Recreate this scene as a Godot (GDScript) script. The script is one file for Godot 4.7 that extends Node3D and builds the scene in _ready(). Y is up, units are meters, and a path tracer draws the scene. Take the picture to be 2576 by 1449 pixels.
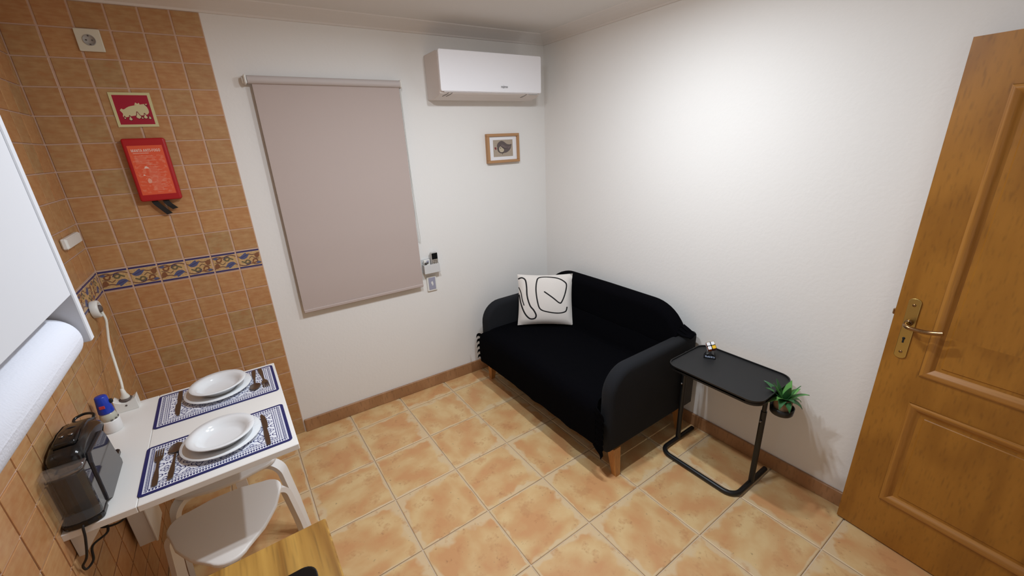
extends Node3D
# Small rental studio: tiled kitchen corner with a set folding table, black sofa, side table, open oak door.
# Corner of plastered walls is the origin: back wall along -x (turned 2 degrees), right wall along +z.

const YAW := 0.0352              # the back wall is not quite square to the right wall
const TABLE_H := 0.778
const PITCH := 0.1141            # wall tile grid
const LEFT_X := -2.7
const FT := 0.353                # floor tile grid
var M := {}
var used := {}
var rng := RandomNumberGenerator.new()

# ------------------------------------------------------------------ mesh helpers
class Shape:
	var st := SurfaceTool.new()
	func _init() -> void:
		st.begin(Mesh.PRIMITIVE_TRIANGLES)
	func group(g: int) -> void:
		st.set_smooth_group(g)
	func tri(a: Vector3, b: Vector3, c: Vector3, out: Vector3, ua := Vector2.ZERO, ub := Vector2.ZERO, uc := Vector2.ZERO) -> void:
		var n := (a - c).cross(a - b)
		if n.dot(out) < 0.0:
			var t := b
			b = c
			c = t
			var tu := ub
			ub = uc
			uc = tu
		st.set_uv(ua)
		st.add_vertex(a)
		st.set_uv(ub)
		st.add_vertex(b)
		st.set_uv(uc)
		st.add_vertex(c)
	func quad(a: Vector3, b: Vector3, c: Vector3, d: Vector3, out: Vector3, ua := Vector2.ZERO, ub := Vector2.ZERO, uc := Vector2.ZERO, ud := Vector2.ZERO) -> void:
		tri(a, b, c, out, ua, ub, uc)
		tri(a, c, d, out, ua, uc, ud)
	func flatuv(p: Vector3, ax: int) -> Vector2:
		if ax == 0:
			return Vector2(p.z, -p.y)
		if ax == 1:
			return Vector2(p.x, p.z)
		return Vector2(p.x, -p.y)
	# chamfered box
	func box(c: Vector3, size: Vector3, b := 0.002, xf := Transform3D.IDENTITY) -> void:
		group(-1)
		var h := size * 0.5
		b = minf(b, minf(h.x, minf(h.y, h.z)) * 0.95)
		for ax in 3:
			var i := (ax + 1) % 3
			var j := (ax + 2) % 3
			for s in [-1.0, 1.0]:
				var pts: Array[Vector3] = []
				for k in [[-1.0, -1.0], [1.0, -1.0], [1.0, 1.0], [-1.0, 1.0]]:
					var p := Vector3.ZERO
					p[ax] = s * h[ax]
					p[i] = k[0] * (h[i] - b)
					p[j] = k[1] * (h[j] - b)
					pts.append(p)
				var o := Vector3.ZERO
				o[ax] = s
				quad(xf * (c + pts[0]), xf * (c + pts[1]), xf * (c + pts[2]), xf * (c + pts[3]), xf.basis * o, flatuv(c + pts[0], ax), flatuv(c + pts[1], ax), flatuv(c + pts[2], ax), flatuv(c + pts[3], ax))
				if b > 0.0:
					for t in [-1.0, 1.0]:
						# edge between faces ax(s) and i(t)
						var e: Array[Vector3] = []
						for w in [[0, -1.0], [0, 1.0], [1, 1.0], [1, -1.0]]:
							var p := Vector3.ZERO
							p[ax] = s * (h[ax] - (b if w[0] == 1 else 0.0))
							p[i] = t * (h[i] - (0.0 if w[0] == 1 else b))
							p[j] = w[1] * (h[j] - b)
							e.append(p)
						var oo := Vector3.ZERO
						oo[ax] = s
						oo[i] = t
						quad(xf * (c + e[0]), xf * (c + e[1]), xf * (c + e[2]), xf * (c + e[3]), xf.basis * oo, flatuv(c + e[0], ax), flatuv(c + e[1], ax), flatuv(c + e[2], ax), flatuv(c + e[3], ax))
		if b > 0.0:
			for sx in [-1.0, 1.0]:
				for sy in [-1.0, 1.0]:
					for sz in [-1.0, 1.0]:
						var s3 := Vector3(sx, sy, sz)
						tri(xf * (c + s3 * Vector3(h.x, h.y - b, h.z - b)), xf * (c + s3 * Vector3(h.x - b, h.y, h.z - b)), xf * (c + s3 * Vector3(h.x - b, h.y - b, h.z)), xf.basis * s3)
	# round tube along a path; r may be one radius or an array
	func tube(path: Array, r, sides := 10, caps := true, closed := false) -> void:
		var n := path.size()
		var rings: Array = []
		var up := Vector3.UP
		for k in n:
			var a: Vector3 = path[(k - 1 + n) % n] if (closed or k > 0) else path[0]
			var b: Vector3 = path[(k + 1) % n] if (closed or k < n - 1) else path[n - 1]
			var t: Vector3 = (b - a).normalized()
			if k == 0:
				up = Vector3.UP if absf(t.y) < 0.9 else Vector3.RIGHT
			var x := up.cross(t).normalized()
			var y := t.cross(x).normalized()
			up = y
			var rr: float = r[k] if r is Array else r
			var ring: Array[Vector3] = []
			for s in sides:
				var an := TAU * s / sides
				ring.append(path[k] + (x * cos(an) + y * sin(an)) * rr)
			rings.append(ring)
		group(1)
		var lim := n if closed else n - 1
		for k in lim:
			var kk := (k + 1) % n
			for s in sides:
				var s2 := (s + 1) % sides
				var o: Vector3 = rings[k][s] + rings[k][s2] + rings[kk][s] + rings[kk][s2] - (path[k] + path[kk]) * 2.0
				quad(rings[k][s], rings[k][s2], rings[kk][s2], rings[kk][s], o, Vector2(float(s) / sides, k), Vector2(float(s + 1) / sides, k), Vector2(float(s + 1) / sides, k + 1), Vector2(float(s) / sides, k + 1))
		if caps and not closed:
			group(-1)
			for e in [0, n - 1]:
				var o2: Vector3 = path[0] - path[1] if e == 0 else path[n - 1] - path[n - 2]
				for s in sides:
					tri(path[e], rings[e][s], rings[e][(s + 1) % sides], o2)
	# lathe a (r, y) profile about an axis; profile runs with the outside on its right
	func lathe(prof: Array, at := Vector3.ZERO, seg := 32, basis := Basis.IDENTITY, smooth := true) -> void:
		for k in prof.size() - 1:
			var p: Vector2 = prof[k]
			var q: Vector2 = prof[k + 1]
			var d := q - p
			if d.length() < 1e-6:
				continue
			group(1 if smooth else k + 2)
			for s in seg:
				var a0 := TAU * s / seg
				var a1 := TAU * (s + 1) / seg
				var c0 := Vector3(cos(a0), 0, sin(a0))
				var c1 := Vector3(cos(a1), 0, sin(a1))
				var cm := (c0 + c1) * 0.5
				var out := cm * d.y + Vector3(0, -d.x, 0)
				var v0 := at + basis * (c0 * p.x + Vector3(0, p.y, 0))
				var v1 := at + basis * (c1 * p.x + Vector3(0, p.y, 0))
				var v2 := at + basis * (c1 * q.x + Vector3(0, q.y, 0))
				var v3 := at + basis * (c0 * q.x + Vector3(0, q.y, 0))
				var u0 := Vector2(float(s) / seg, p.y)
				var u1 := Vector2(float(s + 1) / seg, p.y)
				var u2 := Vector2(float(s + 1) / seg, q.y)
				var u3 := Vector2(float(s) / seg, q.y)
				if p.x < 1e-6:
					tri(v0, v2, v3, basis * out, u0, u2, u3)
				elif q.x < 1e-6:
					tri(v0, v1, v2, basis * out, u0, u1, u2)
				else:
					quad(v0, v1, v2, v3, basis * out, u0, u1, u2, u3)
	# outline (xy) extruded along z, centred on z = 0, with rounded rims of radius b
	func extrude(poly: PackedVector2Array, depth: float, b := 0.0, xf := Transform3D.IDENTITY, smooth := false, steps := 3) -> void:
		var n := poly.size()
		var area := 0.0
		for k in n:
			area += poly[k].cross(poly[(k + 1) % n])
		var sg := 1.0 if area > 0.0 else -1.0
		var nv: Array[Vector2] = []
		for k in n:
			var e0 := (poly[k] - poly[(k - 1 + n) % n]).normalized()
			var e1 := (poly[(k + 1) % n] - poly[k]).normalized()
			var n0 := Vector2(e0.y, -e0.x) * sg
			var n1 := Vector2(e1.y, -e1.x) * sg
			var s := n0 + n1
			nv.append(s / maxf(0.35, s.length_squared() * 0.5) if s.length() > 0.01 else n0)
		var lay: Array = []
		var h := depth * 0.5
		b = minf(b, h)
		if b <= 0.0:
			lay = [[-h, 0.0], [h, 0.0]]
		else:
			for k in steps + 1:
				var a := PI * 0.5 * k / steps
				lay.append([-h + b * (1.0 - sin(a)), b * (1.0 - cos(a))])
			lay.reverse()
			var rev: Array = []
			for k in steps + 1:
				var a := PI * 0.5 * k / steps
				rev.append([h - b * (1.0 - sin(a)), b * (1.0 - cos(a))])
			lay.append_array(rev)
			lay.sort_custom(func(p, q): return p[0] < q[0])
		var rings: Array = []
		for l in lay:
			var ring: Array[Vector3] = []
			for k in n:
				var p: Vector2 = poly[k] - nv[k] * l[1]
				ring.append(Vector3(p.x, p.y, l[0]))
			rings.append(ring)
		group(1 if smooth else -1)
		for r in rings.size() - 1:
			for k in n:
				var k2 := (k + 1) % n
				var e := (poly[k2] - poly[k])
				var o := Vector3(e.y * sg, -e.x * sg, 0).normalized() + Vector3(0, 0, signf(lay[r][0] + lay[r + 1][0])) * (0.3 if lay[r][1] != lay[r + 1][1] else 0.0)
				var a: Vector3 = rings[r][k]
				var c: Vector3 = rings[r][k2]
				var d: Vector3 = rings[r + 1][k2]
				var f: Vector3 = rings[r + 1][k]
				quad(xf * a, xf * c, xf * d, xf * f, xf.basis * o, Vector2(a.x, -a.y), Vector2(c.x, -c.y), Vector2(d.x, -d.y), Vector2(f.x, -f.y))
		group(1 if (smooth and b > 0.0) else -1)
		for side in [0, rings.size() - 1]:
			var flat := PackedVector2Array()
			for p in rings[side]:
				flat.append(Vector2(p.x, p.y))
			var idx := Geometry2D.triangulate_polygon(flat)
			var o := Vector3(0, 0, -1 if side == 0 else 1)
			if idx.is_empty():
				var mid := Vector3.ZERO
				for p in rings[side]:
					mid += p / float(n)
				for k in n:
					tri(xf * mid, xf * rings[side][k], xf * rings[side][(k + 1) % n], xf.basis * o, Vector2(mid.x, -mid.y), Vector2(rings[side][k].x, -rings[side][k].y), Vector2(rings[side][(k + 1) % n].x, -rings[side][(k + 1) % n].y))
			for k in range(0, idx.size(), 3):
				var a: Vector3 = rings[side][idx[k]]
				var c: Vector3 = rings[side][idx[k + 1]]
				var d: Vector3 = rings[side][idx[k + 2]]
				tri(xf * a, xf * c, xf * d, xf.basis * o, Vector2(a.x, -a.y), Vector2(c.x, -c.y), Vector2(d.x, -d.y))
	# flat strip of rectangular section along a path, width along w
	func strip(path: Array, w: Vector3, hw: float, ht: float) -> void:
		var n := path.size()
		var rows: Array = []
		for k in n:
			var t: Vector3 = (path[mini(k + 1, n - 1)] - path[maxi(k - 1, 0)]).normalized()
			var nn := t.cross(w).normalized()
			rows.append([path[k] - w * hw - nn * ht, path[k] + w * hw - nn * ht, path[k] + w * hw + nn * ht, path[k] - w * hw + nn * ht])
		for k in n - 1:
			for s in 4:
				group(2 + s)
				var s2 := (s + 1) % 4
				var o: Vector3 = rows[k][s] + rows[k][s2] - path[k] * 2.0
				quad(rows[k][s], rows[k][s2], rows[k + 1][s2], rows[k + 1][s], o)
		group(-1)
		quad(rows[0][0], rows[0][1], rows[0][2], rows[0][3], path[0] - path[1])
		quad(rows[n - 1][0], rows[n - 1][1], rows[n - 1][2], rows[n - 1][3], path[n - 1] - path[n - 2])
	# a cloth-like sheet from a grid of points, with thickness t along its normals
	func slab(g: Array, t: float, up: Vector3, uvs := Vector2.ONE) -> void:
		var nr := g.size()
		var nc: int = g[0].size()
		var low: Array = []
		for i in nr:
			var row: Array[Vector3] = []
			for j in nc:
				var di: Vector3 = g[mini(i + 1, nr - 1)][j] - g[maxi(i - 1, 0)][j]
				var dj: Vector3 = g[i][mini(j + 1, nc - 1)] - g[i][maxi(j - 1, 0)]
				var nn := di.cross(dj).normalized()
				if nn.dot(up) < 0.0 and i == 0 and j == 0:
					up = -up
				row.append(g[i][j] - nn * t * (1.0 if flip_of(g, up) else -1.0))
			low.append(row)
		for i in nr - 1:
			for j in nc - 1:
				var o: Vector3 = (g[i][j] + g[i + 1][j + 1]) - (low[i][j] + low[i + 1][j + 1])
				var ua := Vector2(float(j) / (nc - 1), float(i) / (nr - 1)) * uvs
				var ub := Vector2(float(j + 1) / (nc - 1), float(i) / (nr - 1)) * uvs
				var uc := Vector2(float(j + 1) / (nc - 1), float(i + 1) / (nr - 1)) * uvs
				var ud := Vector2(float(j) / (nc - 1), float(i + 1) / (nr - 1)) * uvs
				group(1)
				quad(g[i][j], g[i][j + 1], g[i + 1][j + 1], g[i + 1][j], o, ua, ub, uc, ud)
				group(2)
				quad(low[i][j], low[i][j + 1], low[i + 1][j + 1], low[i + 1][j], -o, ua, ub, uc, ud)
		group(-1)
		for j in nc - 1:
			quad(g[0][j], g[0][j + 1], low[0][j + 1], low[0][j], g[0][j] - g[1][j])
			quad(g[nr - 1][j], g[nr - 1][j + 1], low[nr - 1][j + 1], low[nr - 1][j], g[nr - 1][j] - g[nr - 2][j])
		for i in nr - 1:
			quad(g[i][0], g[i + 1][0], low[i + 1][0], low[i][0], g[i][0] - g[i][1])
			quad(g[i][nc - 1], g[i + 1][nc - 1], low[i + 1][nc - 1], low[i][nc - 1], g[i][nc - 1] - g[i][nc - 2])
	func flip_of(g: Array, up: Vector3) -> bool:
		var di: Vector3 = g[1][0] - g[0][0]
		var dj: Vector3 = g[0][1] - g[0][0]
		return di.cross(dj).dot(up) > 0.0
	func mesh() -> ArrayMesh:
		st.generate_normals()
		return st.commit()

func obj(called: String, s: Shape, m: Material, parent: Node = self) -> MeshInstance3D:
	var o := MeshInstance3D.new()
	o.mesh = s.mesh()
	o.material_override = m
	o.name = called
	put(o, called, parent)
	return o

func put(o: Node, called: String, parent: Node) -> void:
	if parent == self:
		var k := 0
		var nm := called
		while used.has(nm):
			k += 1
			nm = "%s_%03d" % [called, k]
		used[nm] = true
		o.name = nm
	else:
		o.name = called
	parent.add_child(o, true)

func thing(called: String, label: String, category: String, at := Vector3.ZERO, turn := 0.0, grp := "") -> Node3D:
	var o := Node3D.new()
	put(o, called, self)
	o.position = at
	o.rotation.y = turn
	return tag(o, label, category, grp)

func tag(o: Node3D, label: String, category: String, grp := "") -> Node3D:
	o.set_meta("label", label)
	o.set_meta("category", category)
	if grp != "":
		o.set_meta("group", grp)
	return o

func structure(called: String) -> Node3D:
	var o := Node3D.new()
	put(o, called, self)
	o.set_meta("kind", "structure")
	return o

func on_wall(u: float, y: float, d := 0.0) -> Vector3:
	return Vector3(u * cos(YAW) - d * sin(YAW), y, u * sin(YAW) + d * cos(YAW))

func box_shape(c: Vector3, size: Vector3, b := 0.002) -> Shape:
	var s := Shape.new()
	s.box(c, size, b)
	return s

func round_rect(w: float, h: float, r: float, seg := 6) -> PackedVector2Array:
	var p := PackedVector2Array()
	for q in 4:
		var c := Vector2((w * 0.5 - r) * (1 if q in [0, 3] else -1), (h * 0.5 - r) * (1 if q in [0, 1] else -1))
		for k in seg + 1:
			var a := PI * 0.5 * (q + float(k) / seg)
			p.append(c + Vector2(cos(a), sin(a)) * r)
	return p

func curve(pts: Array, n := 8) -> Array:
	# Catmull-Rom through the points
	var r: Array = []
	for k in pts.size() - 1:
		var a: Vector3 = pts[maxi(k - 1, 0)]
		var b: Vector3 = pts[k]
		var c: Vector3 = pts[k + 1]
		var d: Vector3 = pts[mini(k + 2, pts.size() - 1)]
		for i in n:
			r.append(b.cubic_interpolate(c, a, d, float(i) / n))
	r.append(pts[-1])
	return r

func curve2(pts: Array, n := 10) -> Array:
	var r: Array = []
	for k in pts.size() - 1:
		var a: Vector2 = pts[maxi(k - 1, 0)]
		var d: Vector2 = pts[mini(k + 2, pts.size() - 1)]
		var b: Vector2 = pts[k]
		for i in n:
			r.append(b.cubic_interpolate(pts[k + 1], a, d, float(i) / n))
	r.append(pts[-1])
	return r

# ------------------------------------------------------------------ materials and prints
func mat(c: Color, rough := 0.6, metal := 0.0, spec := 0.5) -> StandardMaterial3D:
	var m := StandardMaterial3D.new()
	m.albedo_color = c
	m.roughness = rough
	m.metallic = metal
	m.metallic_specular = spec
	return m

func rgb(r: float, g: float, b: float) -> Color:
	return Color(r / 255.0, g / 255.0, b / 255.0)

func textured(img: Image, rough := 0.6, mip := true) -> StandardMaterial3D:
	if mip:
		img.generate_mipmaps()
	var m := mat(Color.WHITE, rough)
	m.albedo_texture = ImageTexture.create_from_image(img)
	return m

func noise(sd: int, freq: float, oct := 3) -> FastNoiseLite:
	var n := FastNoiseLite.new()
	n.seed = sd
	n.frequency = freq
	n.noise_type = FastNoiseLite.TYPE_SIMPLEX_SMOOTH
	n.fractal_octaves = oct
	return n

func bump(m: StandardMaterial3D, sd: int, freq: float, strength: float, scale: float) -> void:
	var t := NoiseTexture2D.new()
	t.width = 256
	t.height = 256
	t.seamless = true
	t.noise = noise(sd, freq, 4)
	m.heightmap_enabled = true
	m.heightmap_texture = t
	m.heightmap_scale = strength
	m.uv1_triplanar = true
	m.uv1_scale = Vector3.ONE * scale

func stamp(img: Image, p: Vector2, r: float, c: Color) -> void:
	var w := img.get_width()
	var h := img.get_height()
	for y in range(maxi(0, int(p.y - r - 1)), mini(h, int(p.y + r + 2))):
		for x in range(maxi(0, int(p.x - r - 1)), mini(w, int(p.x + r + 2))):
			var cov := clampf(r + 0.5 - Vector2(x + 0.5, y + 0.5).distance_to(p), 0.0, 1.0)
			if cov > 0.0:
				img.set_pixel(x, y, img.get_pixel(x, y).lerp(c, cov))

func stroke(img: Image, pts: Array, r: float, c: Color) -> void:
	var path := curve2(pts, 14)
	for k in path.size() - 1:
		var a: Vector2 = path[k]
		var b: Vector2 = path[k + 1]
		var n := maxi(1, int(a.distance_to(b) / maxf(1.0, r * 0.5)))
		for i in n:
			stamp(img, a.lerp(b, float(i) / n), r, c)

func fill(img: Image, pts: Array, c: Color) -> void:
	var poly := PackedVector2Array(pts)
	var lo := poly[0]
	var hi := poly[0]
	for p in poly:
		lo = lo.min(p)
		hi = hi.max(p)
	for y in range(maxi(0, int(lo.y)), mini(img.get_height(), int(hi.y) + 1)):
		for x in range(maxi(0, int(lo.x)), mini(img.get_width(), int(hi.x) + 1)):
			if Geometry2D.is_point_in_polygon(Vector2(x + 0.5, y + 0.5), poly):
				img.set_pixel(x, y, c)

func new_image(w: int, h: int, c: Color) -> Image:
	var i := Image.create(w, h, false, Image.FORMAT_RGB8)
	i.fill(c)
	return i

func wall_tile_image(v: int) -> Image:
	var n := 96
	var img := new_image(n, n, Color.WHITE)
	var big := noise(100 + v, 0.022, 3)
	var streak := noise(200 + v, 0.03, 3)
	var base: Color = [rgb(188, 140, 93), rgb(183, 138, 92), rgb(192, 143, 94), rgb(176, 140, 96), rgb(186, 135, 88), rgb(184, 142, 96), rgb(190, 139, 91), rgb(181, 137, 91)][v]
	for y in n:
		for x in n:
			var a := big.get_noise_2d(x, y) * 0.5 + streak.get_noise_2d(x * 0.45, y * 2.2) * 0.5
			var c := base
			c = c.lerp(rgb(206, 168, 120), clampf(a * 0.8, 0, 0.6)) if a > 0 else c.lerp(rgb(174, 112, 66), clampf(-a * 0.9, 0, 0.6))
			img.set_pixel(x, y, c)
	return img

func floor_tile_image(v: int) -> Image:
	var n := 224
	var img := new_image(n, n, Color.WHITE)
	var big := noise(300 + v, 0.0055, 2)
	var mid := noise(330 + v, 0.013, 3)
	var fine := noise(360 + v, 0.07, 3)
	var edge := noise(390 + v, 0.012, 3)
	for y in n:
		for x in n:
			var b := big.get_noise_2d(x * 1.5, y)
			var m := mid.get_noise_2d(x * 1.4, y)
			var f := fine.get_noise_2d(x, y)
			var c := rgb(214, 171, 118)
			c = c.lerp(rgb(223, 191, 138), clampf(b * 1.5 + m * 0.7 + 0.1, 0, 0.95))
			c = c.lerp(rgb(209, 154, 103), clampf(-b * 1.6 - m * 0.7, 0, 0.9))
			# worn cream band along two rims, irregular
			var ex := minf(x * (1.3 if v % 2 == 0 else 4.0), (n - x) * (4.0 if v % 2 == 0 else 1.6))
			var ey := minf(y * (3.5 if v % 3 == 0 else 1.0), (n - y) * (0.9 if v % 3 == 0 else 3.0))
			var e := minf(ex, ey) + edge.get_noise_2d(x, y) * 22.0 + m * 10.0
			c = c.lerp(rgb(220, 194, 154), clampf(1.0 - (e - 8.0) / 14.0, 0, 0.9))
			# rusty blotches and a few dark specks
			var sp := clampf((m * 0.8 + f * 0.35 + edge.get_noise_2d(x + 500, y) * 0.9 - 0.30) * 1.7, 0, 1)
			c = c.lerp(rgb(188, 126, 80), sp * 0.42)
			if f > 0.46 and m > 0.2:
				c = c.darkened((f - 0.46) * 0.7)
			img.set_pixel(x, y, c)
	return img

func border_image() -> Image:
	var n := 200
	var cream := rgb(206, 172, 120)
	var navy := rgb(62, 54, 104)
	var blue := rgb(86, 92, 130)
	var brown := rgb(134, 88, 60)
	var olive := rgb(112, 102, 74)
	var img := new_image(n, n, cream)
	var nz := noise(7, 0.04)
	for y in n:
		for x in n:
			img.set_pixel(x, y, cream.lerp(rgb(188, 142, 92), clampf(nz.get_noise_2d(x, y) + 0.2, 0, 0.7)))
	stroke(img, [Vector2(0, 60), Vector2(40, 74), Vector2(90, 48), Vector2(140, 60), Vector2(200, 44)], 5, rgb(120, 84, 70))
	stroke(img, [Vector2(0, 150), Vector2(50, 168), Vector2(110, 152), Vector2(150, 166), Vector2(200, 156)], 5, rgb(120, 84, 70))
	fill(img, curve2([Vector2(10, 72), Vector2(44, 50), Vector2(76, 30), Vector2(86, 52), Vector2(110, 44), Vector2(80, 84), Vector2(52, 96), Vector2(30, 92), Vector2(10, 72)]), blue)
	stroke(img, [Vector2(22, 84), Vector2(50, 70), Vector2(84, 56)], 2.5, navy)
	fill(img, curve2([Vector2(150, 60), Vector2(176, 44), Vector2(196, 56), Vector2(186, 92), Vector2(160, 96), Vector2(150, 60)]), brown)
	stroke(img, [Vector2(60, 128), Vector2(74, 112), Vector2(96, 120), Vector2(92, 142), Vector2(70, 146), Vector2(52, 134), Vector2(30, 120)], 7, olive)
	stroke(img, [Vector2(126, 134), Vector2(140, 112), Vector2(166, 118), Vector2(166, 140), Vector2(146, 148), Vector2(118, 150)], 7, brown)
	stroke(img, [Vector2(100, 96), Vector2(124, 80), Vector2(150, 100), Vector2(186, 108)], 4, rgb(124, 92, 70))
	stroke(img, [Vector2(60, 152), Vector2(90, 156), Vector2(110, 128)], 3, navy)
	fill(img, curve2([Vector2(150, 150), Vector2(176, 138), Vector2(196, 150), Vector2(170, 162), Vector2(150, 150)]), blue)
	img.fill_rect(Rect2i(0, 0, n, 5), rgb(206, 178, 150))
	img.fill_rect(Rect2i(0, 5, n, 18), navy)
	img.fill_rect(Rect2i(0, 23, n, 4), rgb(214, 190, 150))
	img.fill_rect(Rect2i(0, 172, n, 4), rgb(214, 190, 150))
	img.fill_rect(Rect2i(0, 176, n, 18), navy)
	img.fill_rect(Rect2i(0, 194, n, 6), rgb(206, 178, 150))
	return img

func placemat_image() -> Image:
	var w := 800
	var h := 506
	var navy := rgb(33, 38, 98)
	var white := rgb(232, 234, 242)
	var img := new_image(w, h, white)
	for y in h:
		for x in w:
			var d := minf(minf(x, w - 1 - x), minf(y, h - 1 - y))
			var on := false
			if d < 20.0:
				on = true
			elif d < 26.0:
				on = false
			elif d < 62.0:
				# toothed band
				var t := float(x) if minf(y, h - 1 - y) < minf(x, w - 1 - x) else float(y)
				var q := fmod(t, 15.0) - 7.5
				var k := (d - 26.0) / 36.0
				on = absf(q) < 2.3 + 2.4 * sin(k * 8.0) or (k > 0.44 and k < 0.54)
			elif d < 68.0:
				on = false
			elif d < 72.0:
				on = true
			elif d < 80.0:
				on = false
			elif d < 84.0:
				on = true
			else:
				# tile-like motifs: petalled rosettes and scrolled rings
				var s := 112.0
				var u := fposmod((x - w * 0.5) / s + 0.5, 1.0) - 0.5
				var v := fposmod((y - h * 0.5) / s + 0.5, 1.0) - 0.5
				var r := sqrt(u * u + v * v)
				var a := atan2(v, u)
				var pet := 0.30 + 0.075 * cos(4.0 * a)
				var pet2 := 0.17 + 0.06 * cos(4.0 * a + PI)
				on = absf(r - pet) < 0.028 or absf(r - pet2) < 0.022 or r < 0.045
				var uu := 0.5 - absf(u)
				var vv := 0.5 - absf(v)
				var rc := sqrt(uu * uu + vv * vv)
				var ac := atan2(vv, uu)
				on = on or absf(rc - (0.20 + 0.05 * cos(4.0 * ac))) < 0.024 or (rc < 0.10 and rc > 0.055)
				var um := absf(u)
				on = on or (sqrt((um - 0.5) * (um - 0.5) + v * v) < 0.055) or (sqrt(u * u + (absf(v) - 0.5) * (absf(v) - 0.5)) < 0.055)
				on = on or (r > 0.085 and r < 0.14 and cos(8.0 * a) > 0.2)
			if on:
				img.set_pixel(x, y, navy)
	return img

func pillow_image() -> Image:
	var n := 512
	var img := new_image(n, n, rgb(226, 219, 212))
	var nz := noise(21, 0.25, 2)
	for y in n:
		for x in n:
			img.set_pixel(x, y, rgb(226, 219, 212).darkened(0.04 * absf(nz.get_noise_2d(x * 0.4, y * 1.6))))
	var ink := rgb(22, 20, 22)
	var f := func(p: Vector2) -> Vector2: return Vector2((p.x - 297.0) / 340.0 * n, (p.y - 114.0) / 309.0 * n)
	var draw := func(L: Array, r: float) -> void:
		var q: Array = []
		for p in L:
			q.append(f.call(p))
		stroke(img, q, r, ink)
	draw.call([Vector2(303, 142), Vector2(326, 136), Vector2(346, 150), Vector2(353, 190), Vector2(356, 250), Vector2(374, 306), Vector2(398, 336), Vector2(412, 366), Vector2(404, 386), Vector2(376, 388), Vector2(350, 366), Vector2(330, 334), Vector2(312, 290), Vector2(300, 240)], 7.2)
	draw.call([Vector2(300, 196), Vector2(314, 228), Vector2(322, 268), Vector2(335, 305)], 5.2)
	draw.call([Vector2(604, 318), Vector2(592, 344), Vector2(545, 354), Vector2(480, 346), Vector2(438, 328), Vector2(422, 284), Vector2(413, 216), Vector2(418, 160), Vector2(432, 134), Vector2(480, 129), Vector2(545, 140), Vector2(588, 164), Vector2(602, 188), Vector2(592, 240), Vector2(572, 284), Vector2(556, 292), Vector2(516, 262), Vector2(463, 224)], 6.2)
	return img

func wood_image(w: int, h: int, c0: Color, c1: Color, sd: int, fx: float, warp: float, pores: float) -> Image:
	# grain runs along v
	var img := new_image(w, h, c0)
	var a := noise(sd, 0.006, 3)
	var b := noise(sd + 1, 0.05, 3)
	var p := noise(sd + 2, 0.25, 2)
	for y in h:
		for x in w:
			var q := a.get_noise_2d(x * 1.0, y * 0.22) * warp
			var g := 0.5 + 0.5 * sin((x * fx + q) * TAU)
			g = pow(g, 1.8) * 0.65 + (b.get_noise_2d(x * 3.0, y * 0.12) * 0.5 + 0.5) * 0.5
			var c := c0.lerp(c1, clampf(g, 0, 1))
			var po := p.get_noise_2d(x * 2.0, y * 0.10)
			if po > 0.25:
				c = c.darkened(pores * (po - 0.25) * 2.0)
			img.set_pixel(x, y, c)
	return img

func sign_image() -> Image:
	var n := 256
	var img := new_image(n, n, rgb(214, 208, 156))
	img.fill_rect(Rect2i(18, 18, 220, 220), rgb(168, 18, 50))
	var cream := rgb(216, 206, 160)
	var dark := rgb(120, 20, 40)
	fill(img, curve2([Vector2(40, 132), Vector2(52, 118), Vector2(66, 124), Vector2(100, 104), Vector2(150, 92), Vector2(214, 82), Vector2(222, 84), Vector2(214, 96), Vector2(220, 128), Vector2(216, 152), Vector2(190, 168), Vector2(120, 172), Vector2(60, 184), Vector2(48, 176), Vector2(52, 156), Vector2(40, 132)]), cream)
	fill(img, [Vector2(140, 92), Vector2(150, 72), Vector2(162, 82), Vector2(172, 74), Vector2(176, 90)], cream)
	for f in [[Vector2(92, 196), 20.0], [Vector2(146, 178), 28.0], [Vector2(190, 182), 22.0], [Vector2(216, 190), 16.0], [Vector2(58, 190), 12.0], [Vector2(168, 190), 12.0]]:
		var c: Vector2 = f[0]
		var r: float = f[1]
		var p := curve2([c + Vector2(0, r * 0.7), c + Vector2(-r * 0.65, r * 0.2), c + Vector2(-r * 0.35, -r * 0.6), c + Vector2(-r * 0.1, -r * 1.3), c + Vector2(r * 0.3, -r * 0.5), c + Vector2(r * 0.6, r * 0.15), c + Vector2(0, r * 0.7)])
		fill(img, p, cream)
		for k in p.size() - 1:
			stamp(img, p[k], 2.2, dark)
	stroke(img, [Vector2(206, 86), Vector2(216, 100), Vector2(222, 90)], 3, dark)
	return img

func label_image() -> Image:
	var w := 200
	var h := 340
	var img := new_image(w, h, rgb(232, 96, 62))
	var nz := noise(55, 0.03)
	var white := rgb(244, 206, 192)
	for y in range(64, h - 12):
		for x in range(8, w - 8):
			var v := nz.get_noise_2d(x, y * 1.2)
			if v > 0.1:
				img.set_pixel(x, y, rgb(232, 96, 62).lerp(rgb(238, 140, 112), minf(0.7, v * 1.6)))
	rng.seed = 77
	for k in 24:
		var yy := 70 + k * 10 + (6 if k > 6 else 0)
		var x0 := 78 if k > 5 else 22
		img.fill_rect(Rect2i(x0, yy, rng.randi_range(50, w - x0 - 20), 2), white.lerp(rgb(232, 96, 62), 0.35))
	img.fill_rect(Rect2i(22, 50, 90, 3), white)
	fill(img, [Vector2(58, 156), Vector2(66, 142), Vector2(76, 140), Vector2(88, 156)], white)
	fill(img, [Vector2(40, 206), Vector2(46, 194), Vector2(56, 204)], white)
	fill(img, curve2([Vector2(56, 240), Vector2(66, 224), Vector2(80, 236), Vector2(76, 256), Vector2(60, 258), Vector2(56, 240)]), rgb(240, 170, 150))
	return img

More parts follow.
